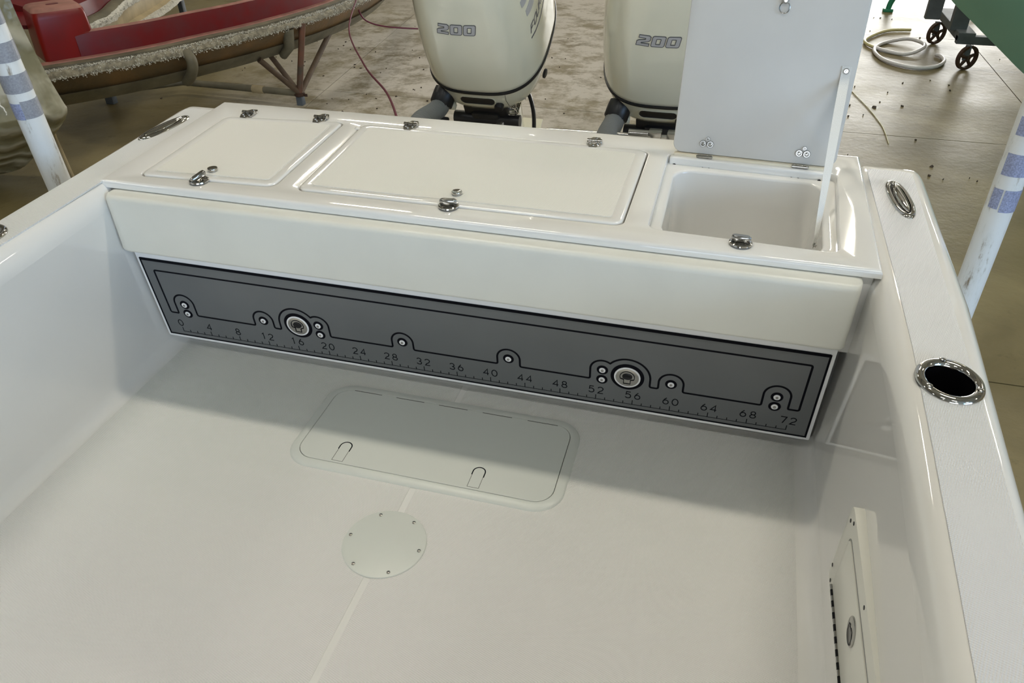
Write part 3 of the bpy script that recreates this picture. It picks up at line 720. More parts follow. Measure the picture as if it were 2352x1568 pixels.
for s in (-1, 1):
    for x, z in ((0.872, 0.200), (0.872, 0.166), (0.605, 0.186), (0.421, 0.200), (0.421, 0.1655), (0.158, 0.187)):
        p = BD(s * x, z, 0.0006)
        o = mk('bolt_washer', *latheg([(0.0155, 0), (0.0155, 0.0010), (0.012, 0.0016), (0, 0.0016)], p, Bn, 24), M['black'], board)
        mk('cap_ring', *latheg([(0.0086, 0.0014), (0.0086, 0.003), (0.0075, 0.0038), (0.0045, 0.0038), (0.0040, 0.0030), (0.0, 0.0030)], p, Bn, 20), M['bwhite'], o)
        mk('bolt', *latheg([(0.0036, 0.003), (0.0034, 0.0046), (0.002, 0.0052), (0, 0.0054)], p, Bn, 12), M['chromed'], o)
    c = BD(s * 0.489, 0.1885, 0.0006)
    o = mk('slam_latch', *latheg([(0.0452, 0), (0.0452, 0.0012), (0.042, 0.002), (0.034, 0.002)], c, Bn, 40), M['black'], board)
    mk('latch_rim', *latheg([(0.0355, 0.0015), (0.0355, 0.0035), (0.034, 0.0045), (0.0315, 0.0045), (0.0305, 0.0030), (0.030, 0.0020)], c, Bn, 40), M['bwhite'], o)
    mk('latch_plate', *latheg([(0.0308, 0.001), (0.0305, 0.0042), (0.028, 0.0048), (0.016, 0.0040), (0, 0.0036)], c, Bn, 40), M['chrome'], o)
    hx, hy, hz = frame(Bn, (1, 0, 0))
    if hy.z < 0: hy = -hy
    def LF(x, z, h, c=c, hx=hx, hy=hy): return c + hx * x + hy * z + Bn * (0.0046 + h)
    kh = arc(0, 0.003, 0.0195, -25, 205, 18) + [(-0.0125, -0.006), (-0.009, -0.008), (-0.009, -0.021), (0.009, -0.021), (0.009, -0.008), (0.0125, -0.006)]
    mk('latch_outline', *ribbong(kh, 0.0018, LF, 0.0006, True), M['black'], o, smooth=False)
    mk('finger_cup', *latheg([(0.0135, 0.0030), (0.0135, 0.0052), (0.0125, 0.0056), (0.009, 0.0044), (0, 0.0040)], c + hy * 0.004, Bn, 28, 1.0, 0.78), M['darkhole'], o)
# small screws holding the liner below the board ends
for x, z in ((-0.908, 0.020), (0.935, 0.020)):
    mk('liner_screw', *latheg([(0.006, 0), (0.0055, 0.002), (0.003, 0.0035), (0, 0.004)], (x, 0.0715, z + 0.012), (0, -1, 0), 12), M['chrome'], boat)

# ---- sole hatch
def floor_ring(i, z, r, X0=-0.386, X1=0.384, Y0=-0.375, Y1=-0.022): return [Vector((x, y, z)) for x, y in rrect(X0 + i, Y0 + i, X1 - i, Y1 - i, r - i, 8)]
RR = 0.078
rings = [floor_ring(0, 0.001, RR), floor_ring(0.0008, 0.0035, RR), floor_ring(0.005, 0.0065, RR), floor_ring(0.020, 0.0085, RR), floor_ring(0.0262, 0.0087, RR), floor_ring(0.0272, 0.006, RR)]
b = MB().add(*loftg(rings, True)); sh = b.build('sole_hatch', M['plastic'], boat, angle=50); sh['label'] = 'off-white plastic hatch in the sole'
b = MB(); v, f = tess([(p.x, p.y) for p in floor_ring(0.0255, 0, RR)], [], lambda x, y: Vector((x, y, 0.0052))); b.add(v, f)
b.build('hatch_seam', M['gap'], sh, smooth=False)
rings = [floor_ring(0.0282, 0.004, RR), floor_ring(0.0284, 0.0083, RR), floor_ring(0.0294, 0.0089, RR)]
b = MB().add(*loftg(rings, True)); v, f = tess([(p.x, p.y) for p in floor_ring(0.0294, 0, RR)], [], lambda x, y: Vector((x, y, 0.0089))); b.add(v, f)
hl = b.build('hatch_lid', M['plastic'], sh, angle=30)
fl = lambda x, y, h: Vector((x, y, 0.0089 + h))
for x in (-0.232, 0.151):
    P = [(x - 0.0155, -0.340), (x - 0.0155, -0.283)] + arc(x, -0.283, 0.0155, 180, 0, 12) + [(x + 0.0155, -0.340)]
    mk('latch_seam', *ribbong(P + [(x - 0.0155, -0.340)][:0], 0.0011, fl, 0.00025), M['gap'], hl, smooth=False)
    P2 = [(x - 0.0165, -0.296), (x - 0.0165, -0.283)] + arc(x, -0.283, 0.0165, 180, 0, 12) + [(x + 0.0165, -0.300)]
    mk('latch_gap', *ribbong(P2, 0.0030, fl, 0.0003), M['black'], hl, smooth=False)
    mk('latch_seam', *ribbong([(x - 0.0155, -0.340), (x + 0.0155, -0.340)], 0.0009, fl, 0.00025), M['gap'], hl, smooth=False)
for x in (-0.268, -0.134, 0.0, 0.134, 0.268):
    mk('hinge_slot', *ribbong([(x - 0.044, -0.0530), (x + 0.044, -0.0530)], 0.0018, fl, 0.0003), M['gap'], hl, smooth=False)
# ---- round inspection plate
pl = mk('deck_plate', *latheg([(0.1012, 0.0012), (0.1012, 0.0030), (0.0998, 0.0043), (0.097, 0.0047), (0, 0.0047)], (0.0, -0.5615, 0), n=72), M['plastic'], boat, angle=30)
pl['label'] = 'round screwed inspection plate'
for k in range(6):
    a = 0.504 + PI / 2 - k * PI / 3; c = (0.0889 * math.cos(a), -0.5615 + 0.0889 * math.sin(a), 0.0047)
    mk('plate_screw', *latheg([(0.0046, 0), (0.0044, 0.0012), (0.003, 0.0020), (0.0016, 0.0021), (0.0012, 0.0012), (0, 0.0012)], c, n=14), M['chromed'], pl)

# ---- cleats
def cleat(s):
    c = Vector((s * 1.111, 0.392, ZG)); a = math.radians(-4 * s) * 1.0
    rot = Matrix.Rotation(-a, 3, 'Z')
    def P(x, y, z): return c + rot @ Vector((x, y, z))
    def oval(wx, ly, z, n=40):
        out = []
        for k in range(n):
            t = 2 * PI * k / n; out.append(P(wx * math.copysign(abs(math.cos(t)) ** 1.0, math.cos(t)) , ly * math.copysign(abs(math.sin(t)) ** 0.85, math.sin(t)), z))
        return out
    rings = [oval(0.0285, 0.118, 0.0), oval(0.0285, 0.118, 0.002), oval(0.0265, 0.113, 0.0065), oval(0.022, 0.104, 0.0085), oval(0.0175, 0.096, 0.0075), oval(0.0165, 0.094, 0.003), oval(0.014, 0.088, -0.004)]
    o = mk('cleat', *loftg(rings, True, False, True), M['chrome'], boat, angle=60)
    rings = []
    for k in range(13):
        t = -1 + 2 * k / 12; hw = 0.0128 * math.sqrt(max(0.02, 1 - t * t)); zt = 0.0105 + 0.002 * (1 - t * t)
        off = 0.002 * s
        rings.append([P(off + hw * math.cos(q), 0.086 * t, zt - 0.007 + 0.007 * math.sin(q)) for q in [2 * PI * j / 14 for j in range(14)]])
    mk('cleat_bar', *loftg(rings, True, True, True), M['chrome'], o)
    mk('cleat_slot', *loftg([oval(0.0160, 0.093, 0.0035), oval(0.0155, 0.090, 0.0036)], True, True, True), M['darkhole'], o)
    return o
cleat(-1); cleat(1)
# ---- rod holders
def rod_holder(cx, cy, tilt):
    c = Vector((cx, cy, ZG))
    def el(r, h, n=48, ex=(0.0575, 0.0665)): return [c + Vector((ex[0] * r * math.cos(2 * PI * k / n), ex[1] * r * math.sin(2 * PI * k / n), h)) for k in range(n)]
    rings = [el(1.0, 0.0005), el(1.0, 0.003), el(0.965, 0.007), el(0.90, 0.0095), el(0.82, 0.0100), el(0.74, 0.0085), el(0.70, 0.006), el(0.685, 0.0)]
    o = mk('rod_holder', *loftg(rings, True), M['chrome'], boat, angle=60)
    d = Vector((0.12 * (1 if cx > 0 else -1), 0.25, -1)).normalized()
    r1 = el(0.685, 0.001); r2 = [p + d * 0.09 for p in el(0.66, 0)]; r3 = [p + d * 0.23 for p in el(0.6, 0)]
    mk('rod_tube', *loftg([r1, r2, r3], True, False, True), M['darkhole'], o)
    for ang in (95, 215, 335):
        t = math.radians(ang); p = c + Vector((0.0575 * 0.85 * math.cos(t), 0.0665 * 0.85 * math.sin(t), 0.0098))
        mk('flange_screw', *latheg([(0.0058, 0), (0.0056, 0.0014), (0.004, 0.0022), (0.0015, 0.0022), (0.001, 0.001), (0, 0.001)], p, n=14), M['chromed'], o)
rod_holder(1.091, -0.404, 0); rod_holder(-1.072, -0.385, 0)
# ---- side locker doors in the cockpit walls
def locker(s, y0, L, zt, zb):
    # y0: aft end, runs forward L
    xw = 0.979 if s > 0 else 0.985
    def P(a, z, h): return Vector((s * (xw - h), y0 - a, z))
    H = zt - zb
    rings = [[P(a, zb + z, h) for a, z in rrect(i, i, L - i, H - i, 0.020 - i, 5)] for i, h in ((0, -0.034), (0, -0.003), (0.0008, -0.0008), (0.003, 0.0))]
    o = mk('locker_frame', *loftg(rings, True, False, True), M['cream'], boat, angle=35)
    o['label'] = 'locker door frame with piano hinge' if s > 0 else 'locker frame partly in view'
    fz = lambda a, z, h: P(a, z, 0.0002 + h)
    # groove round the door, raised door, top bead
    dl = rrect(0.052, zb + 0.030, L - 0.052, zt - 0.036, 0.018, 6)
    mk('door_seam', *ribbong(dl, 0.0032, fz, 0.0004, True), M['seam'], o, smooth=False)
    rg = [[P(a, z, h) for a, z in rrect(0.0545 + i, zb + 0.0325 + i, L - 0.0545 - i, zt - 0.0385 - i, 0.016 - i, 5)] for i, h in ((0, 0.0), (0, 0.0022), (0.0012, 0.0030))]
    dr = mk('locker_door', *loftg(rg, True, False, True), M['cream'], o, angle=35)
    for a, z in ((0.022, zt - 0.028), (0.044, zt - 0.012), (0.010, zb + 0.036), (0.030, zb + 0.012), (0.232, zt - 0.012), (0.232, zb + 0.012), (0.5, zt - 0.012)):
        mk('frame_screw', *latheg([(0.0042, 0), (0.0040, 0.0010), (0.002, 0.0014), (0, 0.0012)], P(a, z, 0.0), (-s, 0, 0), 12), M['darkhole'], o)
    k = 0; a = 0.055
    while a < L - 0.06:
        mk('hinge_knuckle', *tubeg([P(a, zb + 0.0275, 0.0030), P(a + 0.0125, zb + 0.0275, 0.0030)], 0.0036, 10), M['chrome'] if k % 2 == 0 else M['darkhole'], dr)
        a += 0.0135; k += 1
    c = P(0.232, zb + 0.128, 0.003)
    if s > 0:
        la = mk('flush_latch', *latheg([(0.0265, 0), (0.0265, 0.0018), (0.025, 0.0030), (0.0, 0.0030)], c, (-s, 0, 0), 36), M['chromed'], dr)
        x, y, z = frame((-s, 0, 0), (0, 1, 0))
        mk('latch_cup', *latheg([(0.0165, 0.0028), (0.016, 0.0036), (0.013, 0.0032), (0, 0.0031)], c + Vector((0, -0.003, -0.006)), (-s, 0, 0), 28, 0.95, 0.72, (0, 1, 0)), M['darkhole'], la)
        kf = lambda px, pz, h: Vector((c.x - s * (0.0031 + h), c.y + px, c.z + pz))
        mk('latch_outline', *ribbong([(-0.018, -0.004)] + arc(-0.003, -0.006, 0.0185, 190, 330, 10, 0.0145) + [(0.0165, 0.002), (0.010, 0.0075), (0.005, 0.004), (0, 0.009), (-0.010, 0.0105), (-0.0165, 0.004)], 0.0013, kf, 0.0005, True), M['black'], la, smooth=False)
locker(1, -0.500, 0.95, 0.352, 0.143)
locker(-1, -0.530, 0.95, 0.372, 0.160)

# ================================================================== OUTBOARD MOTORS
mot = thing('outboard_motor', 'cream outboard motor marked 200, fully in view left of the open lid', 'motor', (-0.385, 1.30, 0.06), 'outboard motors on the transom')
EB = Vector((-0.366, 1.375, 0.466)); EU = Vector((0, -0.515, 0.857)); EV = Vector((0, 0.857, 0.515))
def Em(x, y, z): return EB + Vector((x, 0, 0)) + EV * y + EU * z
WT = [(-0.17, 0.205), (-0.10, 0.232), (-0.016, 0.252), (0, 0.256), (0.15, 0.258), (0.30, 0.245), (0.45, 0.226), (0.58, 0.200), (0.66, 0.165), (0.70, 0.10), (0.71, 0.03)]
FT = [(-0.17, 0.02), (-0.016, 0.004), (0, 0.0), (0.15, -0.006), (0.34, -0.004), (0.50, 0.008), (0.60, 0.03), (0.66, 0.07), (0.70, 0.15), (0.71, 0.26)]
BT = [(-0.17, 0.56), (-0.016, 0.66), (0, 0.665), (0.2, 0.68), (0.45, 0.66), (0.60, 0.60), (0.66, 0.54), (0.70, 0.44), (0.71, 0.32)]
NX = 3.0
def sect(z, grow=0.0, n=96, crease=True):
    w_ = lerp_tab(WT, z) + grow; f = lerp_tab(FT, z) - grow; bk = lerp_tab(BT, z) + grow; yc = (f + bk) / 2; d = (bk - f) / 2; out = []
    for k in range(n):
        t = 2 * PI * (k + 0.5) / n; c = math.cos(t); s_ = math.sin(t)
        # aft end rounder than the front
        e = 2 / NX if s_ < 0 else 2 / 2.3
        x = w_ * math.copysign(abs(c) ** (2 / NX), c); y = yc + d * math.copysign(abs(s_) ** e, s_)
        if crease and s_ < 0 and z > 0.02:
            g = min(1, (z - 0.02) / 0.10) * 0.0045
            ax = abs(x + 0.004); q = max(0, min(1, (0.104 - ax) / 0.010)); y += g * q
        out.append(Em(x, y, z))
    return out
def front(x, z, h=0.0):
    w_ = lerp_tab(WT, z); f = lerp_tab(FT, z); bk = lerp_tab(BT, z); yc = (f + bk) / 2; d = (bk - f) / 2
    y = yc - d * (max(0, 1 - abs(x / w_) ** NX)) ** (1 / NX)
    if z > 0.12 and abs(x + 0.004) < 0.104: y += 0.0045
    return Em(x, y - h, z)
def side(y, z, h=0.0):
    w_ = lerp_tab(WT, z); f = lerp_tab(FT, z); bk = lerp_tab(BT, z); yc = (f + bk) / 2; d = (bk - f) / 2; q = min(0.999, abs(y - yc) / d)
    ex = NX if y < yc else 2.3
    return Em(w_ * (1 - q ** ex) ** (1 / NX) + h, y, z)
zl = [0.0, 0.004, 0.02, 0.05, 0.08, 0.12, 0.18, 0.24, 0.30, 0.36, 0.42, 0.48, 0.54, 0.58, 0.61, 0.64, 0.66, 0.68, 0.695, 0.705, 0.71]
rings = [sect(0.0, -0.004)] + [sect(z) for z in zl[1:]]
cowl = mk('cowl', *loftg(rings, True, True, True), M['engine'], mot, angle=50)
rings = [sect(-0.017, -0.006, crease=False), sect(-0.0165, 0.003, crease=False), sect(-0.012, 0.0055, crease=False), sect(-0.004, 0.0055, crease=False), sect(0.001, 0.003, crease=False), sect(0.0015, -0.006, crease=False)]
mk('trim_band', *loftg(rings, True), M['rubber'], mot, angle=50)
rings = [sect(z, g, crease=False) for z, g in ((-0.0175, -0.004), (-0.020, 0.0), (-0.05, 0.0), (-0.10, -0.003), (-0.125, -0.012), (-0.135, -0.03))]
pan = mk('lower_pan', *loftg(rings, True, True, True), M['engine'], mot, angle=50)
def pfront(x, z, h=0.0):
    return Em(x, lerp_tab(FT, z) + 0.31 - 0.31 * (max(0, 1 - abs(x / 0.24) ** NX)) ** (1 / NX) - h, z)
v, f = tess(rrect(-0.078, -0.078, 0.070, -0.040, 0.018, 6), [], lambda x, z: pfront(x, z, 0.0035)); n = len(v)
v = list(v) + [p + EV * 0.006 for p in v]; f = list(f) + [(i, (i + 1) % n, n + (i + 1) % n, n + i) for i in range(n)]
mk('air_slot', v, f, M['rubber'], pan, angle=30)
mk('slot_rim', *ribbong(rrect(-0.083, -0.083, 0.075, -0.035, 0.022, 6), 0.003, lambda x, z, h: pfront(x, z, h), 0.003, True), M['engine'], pan)
for x in (-0.165, 0.120): mk('pan_seam', *ribbong([(x, -0.022), (x - 0.002, -0.06), (x + 0.006, -0.098)], 0.0016, lambda x, z, h: pfront(x, z, h + 0.0005), 0.0006), M['gap'], pan, smooth=False)
mk('rubber_plug', *latheg([(0.019, -0.01), (0.020, 0.012), (0.017, 0.020), (0, 0.021)], pfront(0.085, -0.088), -EV, 20), M['rubber'], pan)
# round port on the side of the pan
mk('side_port', *latheg([(0.020, -0.004), (0.020, 0.003), (0.015, 0.005), (0, 0.003)], Em(0.2515, 0.185, -0.062), (1, -0.12, -0.15), 24), M['rubber'], pan)
# numerals 200, slanted block figures on the front of the cowl
def outl200(ch):
    if ch == '2':
        return [[(0.10, 1.0), (0.86, 1.0), (1.0, 0.88), (1.0, 0.58), (0.86, 0.45), (0.36, 0.33), (0.36, 0.24), (0.98, 0.24), (0.98, 0.0), (0.0, 0.0), (0.0, 0.40), (0.14, 0.52), (0.62, 0.64), (0.62, 0.76), (0.10, 0.76)]], []
    return [rrect(0.0, 0.0, 1.0, 1.0, 0.15, 3)], [rrect(0.33, 0.24, 0.66, 0.76, 0.04, 2)]
def numerals(par, cxn, zc, wd, ht, gap, surf, mt, mt2):
    for j, ch in enumerate('200'):
        x0 = cxn - (3 * wd + 2 * gap) / 2 + j * (wd + gap)
        def mp(px, pz, h, grow=1.0): return surf(x0 + px * wd + (pz - 0.5) * ht * 0.20, zc + (pz - 0.5) * ht, h)
        ol, hl_ = outl200(ch)
        v, f = tess(ol[0], hl_, lambda a, b_: mp(a, b_, 0.0016))
        o = mk('numeral', v, f, mt, par, smooth=False)
        for lp in ol + hl_:
            mk('numeral_edge', *ribbong(lp, 0.055, lambda a, b_, h: mp(a, b_, h + 0.0006), 0.0014, True), mt2, par, smooth=False)
numerals(cowl, -0.012, 0.332, 0.047, 0.047, 0.006, front, M['decal'], M['decaldark'])
# wordmark FOUR (the rest runs round the cowl) and two grey blades on the side
FO = {'F': [[(0, 0), (0, 1), (0.9, 1)], [(0, 0.52), (0.7, 0.52)]], 'O': [rrect(0, 0, 0.95, 1, 0.25, 3)], 'U': [[(0, 1), (0, 0.15), (0.15, 0), (0.8, 0), (0.95, 0.15), (0.95, 1)]],
      'R': [[(0, 0), (0, 1), (0.8, 1), (0.95, 0.85), (0.95, 0.6), (0.8, 0.45), (0, 0.45)], [(0.45, 0.45), (0.95, 0)]],
      'S': [[(0.95, 1), (0.1, 1), (0, 0.85), (0, 0.6), (0.1, 0.5), (0.85, 0.5), (0.95, 0.4), (0.95, 0.15), (0.85, 0), (0, 0)]],
      'T': [[(0, 1), (1, 1)], [(0.5, 1), (0.5, 0)]], 'K': [[(0, 0), (0, 1)], [(0.95, 1), (0.1, 0.5), (0.95, 0)]], 'E': [[(0.9, 0), (0, 0), (0, 1), (0.9, 1)], [(0, 0.5), (0.7, 0.5)]]}
b = MB()
for j, ch in enumerate('FOURSTROKE'):
    for st in FO[ch]:
        b.add(*ribbong(st, 0.20, lambda a, b_, h, j=j: side(0.135 + j * 0.033 + a * 0.026 + b_ * 0.010, 0.205 + j * 0.009 + b_ * 0.030 + a * 0.007, 0.0008 + h * 0.01), 0.05, ch == 'O'))
b.build('wordmark', M['decaldark'], cowl, smooth=False)
for q, (y0, z0, L, t_) in enumerate(((0.135, 0.300, 0.17, 0.040), (0.120, 0.352, 0.14, 0.040))):
    P = [(y0 + L * k / 12, z0 + 0.07 * (k / 12) ** 1.5) for k in range(13)]
    rings = []
    for k, (y, z) in enumerate(P):
        hw = t_ * (0.35 + 0.65 * math.sin(PI * min(1, 0.15 + k / 12 * 0.85))) / 2; rings.append([side(y, z - hw, 0.0004), side(y, z - hw, 0.0016), side(y, z + hw, 0.0016), side(y, z + hw, 0.0004)])
    mk('blade_mark', *loftg(rings, True, True, True), M['decal'], cowl, smooth=False)
P = [(0.13 + 0.5 * k / 14, 0.185 + 0.16 * (k / 14) ** 1.4) for k in range(15)]
rings = [[side(y, z - 0.003, 0.0004), side(y, z - 0.003, 0.0014), side(y, z + 0.003, 0.0014), side(y, z + 0.003, 0.0004)] for y, z in P]
mk('pinstripe', *loftg(rings, True, True, True), M['decaldark'], cowl, smooth=False)
# leg, swivel bracket, clamp
rings = []
for z, hw, y0, y1 in ((-0.12, 0.10, 0.18, 0.50), (-0.20, 0.085, 0.19, 0.47), (-0.40, 0.06, 0.20, 0.44), (-0.60, 0.05, 0.20, 0.42), (-0.78, 0.045, 0.18, 0.44)):
    yc = (y0 + y1) / 2; d = (y1 - y0) / 2
    rings.append([Em(hw * math.cos(2 * PI * k / 24), yc + d * math.sin(2 * PI * k / 24), z) for k in range(24)])
leg = mk('leg', *loftg(rings, True, True, True), M['engine'], mot, angle=50)
b = MB().add(*boxg(Em(0, 0.33, -0.80), (0.17, 0.44, 0.012), rot=Matrix.Rotation(math.radians(31), 3, 'X'), bev=0.005))
b.build('cavitation_plate', M['engine'], mot)
b = MB()
r31 = Matrix.Rotation(math.radians(31), 3, 'X')
b.add(*boxg(Em(0.0, 0.11, -0.17), (0.20, 0.13, 0.09), rot=r31, bev=0.012)).add(*boxg(Em(0.0, 0.08, -0.32), (0.13, 0.10, 0.30), rot=r31, bev=0.015))
b.add(*tubeg([Em(-0.15, 0.05, -0.22), Em(0.15, 0.05, -0.22)], 0.028, 16))
b.build('swivel_bracket', M['rubber'], mot)
b = MB()
for x in (-0.12, 0.12): b.add(*boxg((-0.366 + x, 1.285, 0.20), (0.03, 0.10, 0.34), bev=0.008))
b.build('clamp_bracket', M['rubber'], mot)
mk('coil_spring', *tubeg([Em(0.115 + 0.030 * math.cos(k * 0.5), 0.05 + 0.0012 * k, -0.165 + 0.030 * math.sin(k * 0.5)) for k in range(70)], 0.004, 6), M['chromed'], mot)
mk('pan_lug', *boxg(Em(-0.155, 0.03, -0.125), (0.07, 0.03, 0.03), rot=r31, bev=0.006), M['engine'], mot)
mk('black_cable', *tubeg(spline([Em(0.09, 0.25, -0.13), Em(0.15, 0.20, -0.17), Em(0.20, 0.10, -0.23), Em(0.21, -0.05, -0.28), Em(0.14, -0.2, -0.33)], 8), 0.009, 8), M['rubber'], mot)
# ribbed hose
hp = spline([Em(-0.165, 0.045, -0.075), Em(-0.178, -0.03, -0.085), (-0.535, 1.17, 0.40), (-0.50, 1.02, 0.40), (-0.46, 0.88, 0.33), (-0.45, 0.82, 0.22)], 14)
den = []; step = 0.0028; acc = 0.0
for i in range(len(hp) - 1):
    a_ = Vector(hp[i]); c_ = Vector(hp[i + 1]); L_ = (c_ - a_).length
    while acc < L_: den.append(a_.lerp(c_, acc / L_)); acc += step
    acc -= L_
rad = [0.0415 if i % 5 < 2 else 0.0305 for i in range(len(den))]
hs = mk('rigging_hose', *tubeg(den, rad, 20), M['ribhose'], mot, angle=20)
a0 = Em(-0.165, 0.045, -0.075); ax = (Vector(hp[8]) - Vector(hp[0])).normalized()
mk('hose_collar', *latheg([(0.047, -0.02), (0.049, 0.0), (0.049, 0.045), (0.045, 0.05), (0.040, 0.05)], a0, ax, 28), M['rubber'], mot)
mot2 = copy_tree(mot, (0.757, 0, 0))
mot2['label'] = 'cream outboard motor marked 200, partly hidden behind the open lid'
# steering tie bar between the motors
tb = mk('tie_bar', *tubeg([(-0.02, 1.20, 0.398), (0.62, 1.20, 0.414)], 0.0085, 12), M['chromed'], boat)
b = MB()
for x in (0.40, 0.47): b.add(*boxg((x, 1.21, 0.412), (0.05, 0.05, 0.035), bev=0.004))
b.add(*tubeg([(0.30, 1.205, 0.411), (0.40, 1.205, 0.412)], 0.017, 12))
b.build('tie_bar_end', M['chromed'], tb)

# ================================================================== TRAILER WITH GUIDE POSTS
tr = thing('boat_trailer', 'boat trailer under the fishing boat, its two white scuffed guide posts rising beside the hull', 'trailer', (0, 0, GZ))
for s in (-1, 1): mk('frame_rail', *boxg((s * 0.62, -0.6, -0.70), (0.10, 4.6, 0.10), bev=0.01), M['galv'], tr)
for y in (-2.2, -0.4, 0.42): mk('cross_member', *boxg((0, y, -0.76), (2.96 if y == 0.42 else 1.5, 0.10, 0.06), bev=0.008), M['galv'], tr)
for s in (-1, 1):
    mk('bunk', *boxg((s * 0.62, -0.6, -0.555), (0.10, 4.2, 0.19), bev=0.01), M['ant'], tr)
    for y in (-1.2, -0.3):
        mk('trailer_wheel', *latheg([(0.10, -0.09), (0.20, -0.09), (0.225, -0.06), (0.225, 0.06), (0.20, 0.09), (0.10, 0.09)], (s * 1.0, y, GZ + 0.225), (1, 0, 0), 28), M['rubber'], tr)
        mk('axle', *tubeg([(s * 0.6, y, GZ + 0.225), (s * 1.0, y, GZ + 0.225)], 0.03, 10), M['galv'], tr)
def post(base, top, r, bands, lab):
    base = Vector(base); top = Vector(top); d = (top - base).normalized()
    o = mk('guide_post', *tubeg([base + (top - base) * (k / 12) for k in range(13)], r, 28), M['pvc'], tr); o['label'] = lab
    for za, zb_, mt, a0, a1 in bands:
        pa = base + d * ((za - base.z) / d.z); pb = base + d * ((zb_ - base.z) / d.z); x, y, z = frame(d, (1, 0, 0)); n = 20
        rings = []
        for p, rr in ((pa, r + 0.0002), (pa, r + 0.0012), (pb, r + 0.0012), (pb, r + 0.0002)):
            rings.append([p + (x * math.cos(math.radians(a0 + (a1 - a0) * k / n)) + y * math.sin(math.radians(a0 + (a1 - a0) * k / n))) * rr for k in range(n + 1)])
        mk('reflective_band', *loftg(rings, False), M[mt], o)
post((-1.36, 0.215, -0.79), (-1.36, 0.105, 1.35), 0.0370,
     [(0.775, 0.828, 'tapegrey', -130, 60), (0.775, 0.828, 'tapered', 195, 232), (0.700, 0.752, 'tapegrey', -60, 60), (0.698, 0.746, 'tapeblue', 215, 298), (0.862, 0.915, 'tapegrey', -180, 60), (0.96, 1.02, 'tapegrey', -180, 180)], 'post left of the boat')
post((1.44, 0.62, -0.79), (1.44, 0.69, 1.30), 0.0385,
     [(0.490, 0.548, 'tapeblue', 205, 245), (0.483, 0.548, 'tapeblue', -108, 60), (0.588, 0.650, 'tapeblue', -150, 60), (0.70, 0.75, 'tapeblue', -150, 60)], 'post right of the boat')

# ================================================================== BOAT MOULD ON ITS STEEL FRAME (left)
mo = thing('boat_mold', 'red boat mold with brown skin and frayed white edge on a rusty pipe frame', 'mold', (-3.6, 5.0, GZ))
CP = [(-4.47, 2.98, 0), (-4.36, 3.10, 0), (-4.09, 3.44, 0), (-3.85, 3.82, 0), (-3.69, 4.18, 0), (-3.50, 4.60, 0), (-3.31, 5.20, 0), (-3.20, 5.80, 0), (-3.18, 6.55, 0), (-3.32, 7.5, 0), (-3.7, 8.5, 0)]
CV = spline(CP, 10); NV = []
for i in range(len(CV)):
    d = (CV[min(i + 1, len(CV) - 1)] - CV[max(i - 1, 0)]).normalized(); NV.append(Vector((d.y, -d.x, 0)))
def sweep(prof, i0=0, i1=None, jit=0.0, cv=None, nv=None):
    cv = cv or CV; nv = nv or NV; i1 = i1 or len(cv); rings = []
    for i in range(i0, i1): rings.append([cv[i] + nv[i] * (o + random.uniform(-jit, jit)) + Vector((0, 0, z + random.uniform(-jit, jit))) for o, z in prof])
    return loftg(rings, True, True, True)
mk('hull_skin', *sweep([(-0.02, -0.215), (-0.015, -0.27), (-0.06, -0.34), (-0.115, -0.40), (-0.20, -0.50), (-0.24, -0.50), (-0.15, -0.38), (-0.08, -0.27), (-0.06, -0.215)]), M['resin'], mo)
mk('lower_skirt', *sweep([(-0.085, -0.395), (-0.11, -0.43), (-0.195, -0.508), (-0.23, -0.508), (-0.20, -0.49), (-0.12, -0.40)]), M['resingrey'], mo)
mk('flange_ledge', *sweep([(-0.02, -0.225), (-0.03, -0.195), (-0.052, -0.190), (-0.054, -0.215), (-0.066, -0.215), (-0.070, -0.178), (-0.118, -0.170), (-0.13, -0.19), (-0.12, -0.23)]), M['resingrey'], mo)
mk('pink_flange', *sweep([(-0.118, -0.172), (-0.124, -0.162), (-0.17, -0.158), (-0.17, -0.175), (-0.125, -0.18)]), M['reddust'], mo)
mk('red_coaming', *sweep([(-0.165, -0.170), (-0.175, -0.02), (-0.185, 0.012), (-0.205, 0.022), (-0.235, 0.015), (-0.245, -0.02), (-0.25, -0.19), (-0.20, -0.19)], 17), M['red'], mo)
mk('coaming_top', *sweep([(-0.182, 0.010), (-0.190, 0.020), (-0.205, 0.0245), (-0.235, 0.018), (-0.225, 0.008)], 17), M['reddust'], mo)
# frayed fibre: a rough band plus many small tufts, all one part
b = MB()
v, f = sweep([(0.012, -0.252), (0.016, -0.235), (0.008, -0.210), (-0.012, -0.196), (-0.040, -0.198), (-0.03, -0.245)], jit=0.007); mk('matted_edge', v, f, M['glassbed'], mo)
for i in range(6500):
    t = random.uniform(0, len(CV) - 1.01); k = int(t); fr = t - k
    p = CV[k].lerp(CV[k + 1], fr); nn = NV[k]; o = random.uniform(-0.035, 0.022); z = -0.186 - max(0, o + 0.01) * 2.2 + random.uniform(-0.012, 0.004)
    c = p + nn * o + Vector((0, 0, z)); L = random.uniform(0.005, 0.015); dr = (nn * random.uniform(-0.2, 1) + Vector((random.uniform(-0.5, 0.5), random.uniform(-0.5, 0.5), random.uniform(-1.2, 0.5)))).normalized()
    sd = dr.cross(Vector((random.random(), random.random(), random.random()))).normalized() * random.uniform(0.003, 0.009)
    b.add([c - sd, c + sd, c + dr * L + sd * 0.3, c + sd.cross(dr) * 0.8], [(0, 1, 2), (0, 2, 3), (1, 3, 2), (0, 3, 1)])
o = b.build('frayed_edge', M['glass'], mo, smooth=False); o['kind'] = 'stuff'
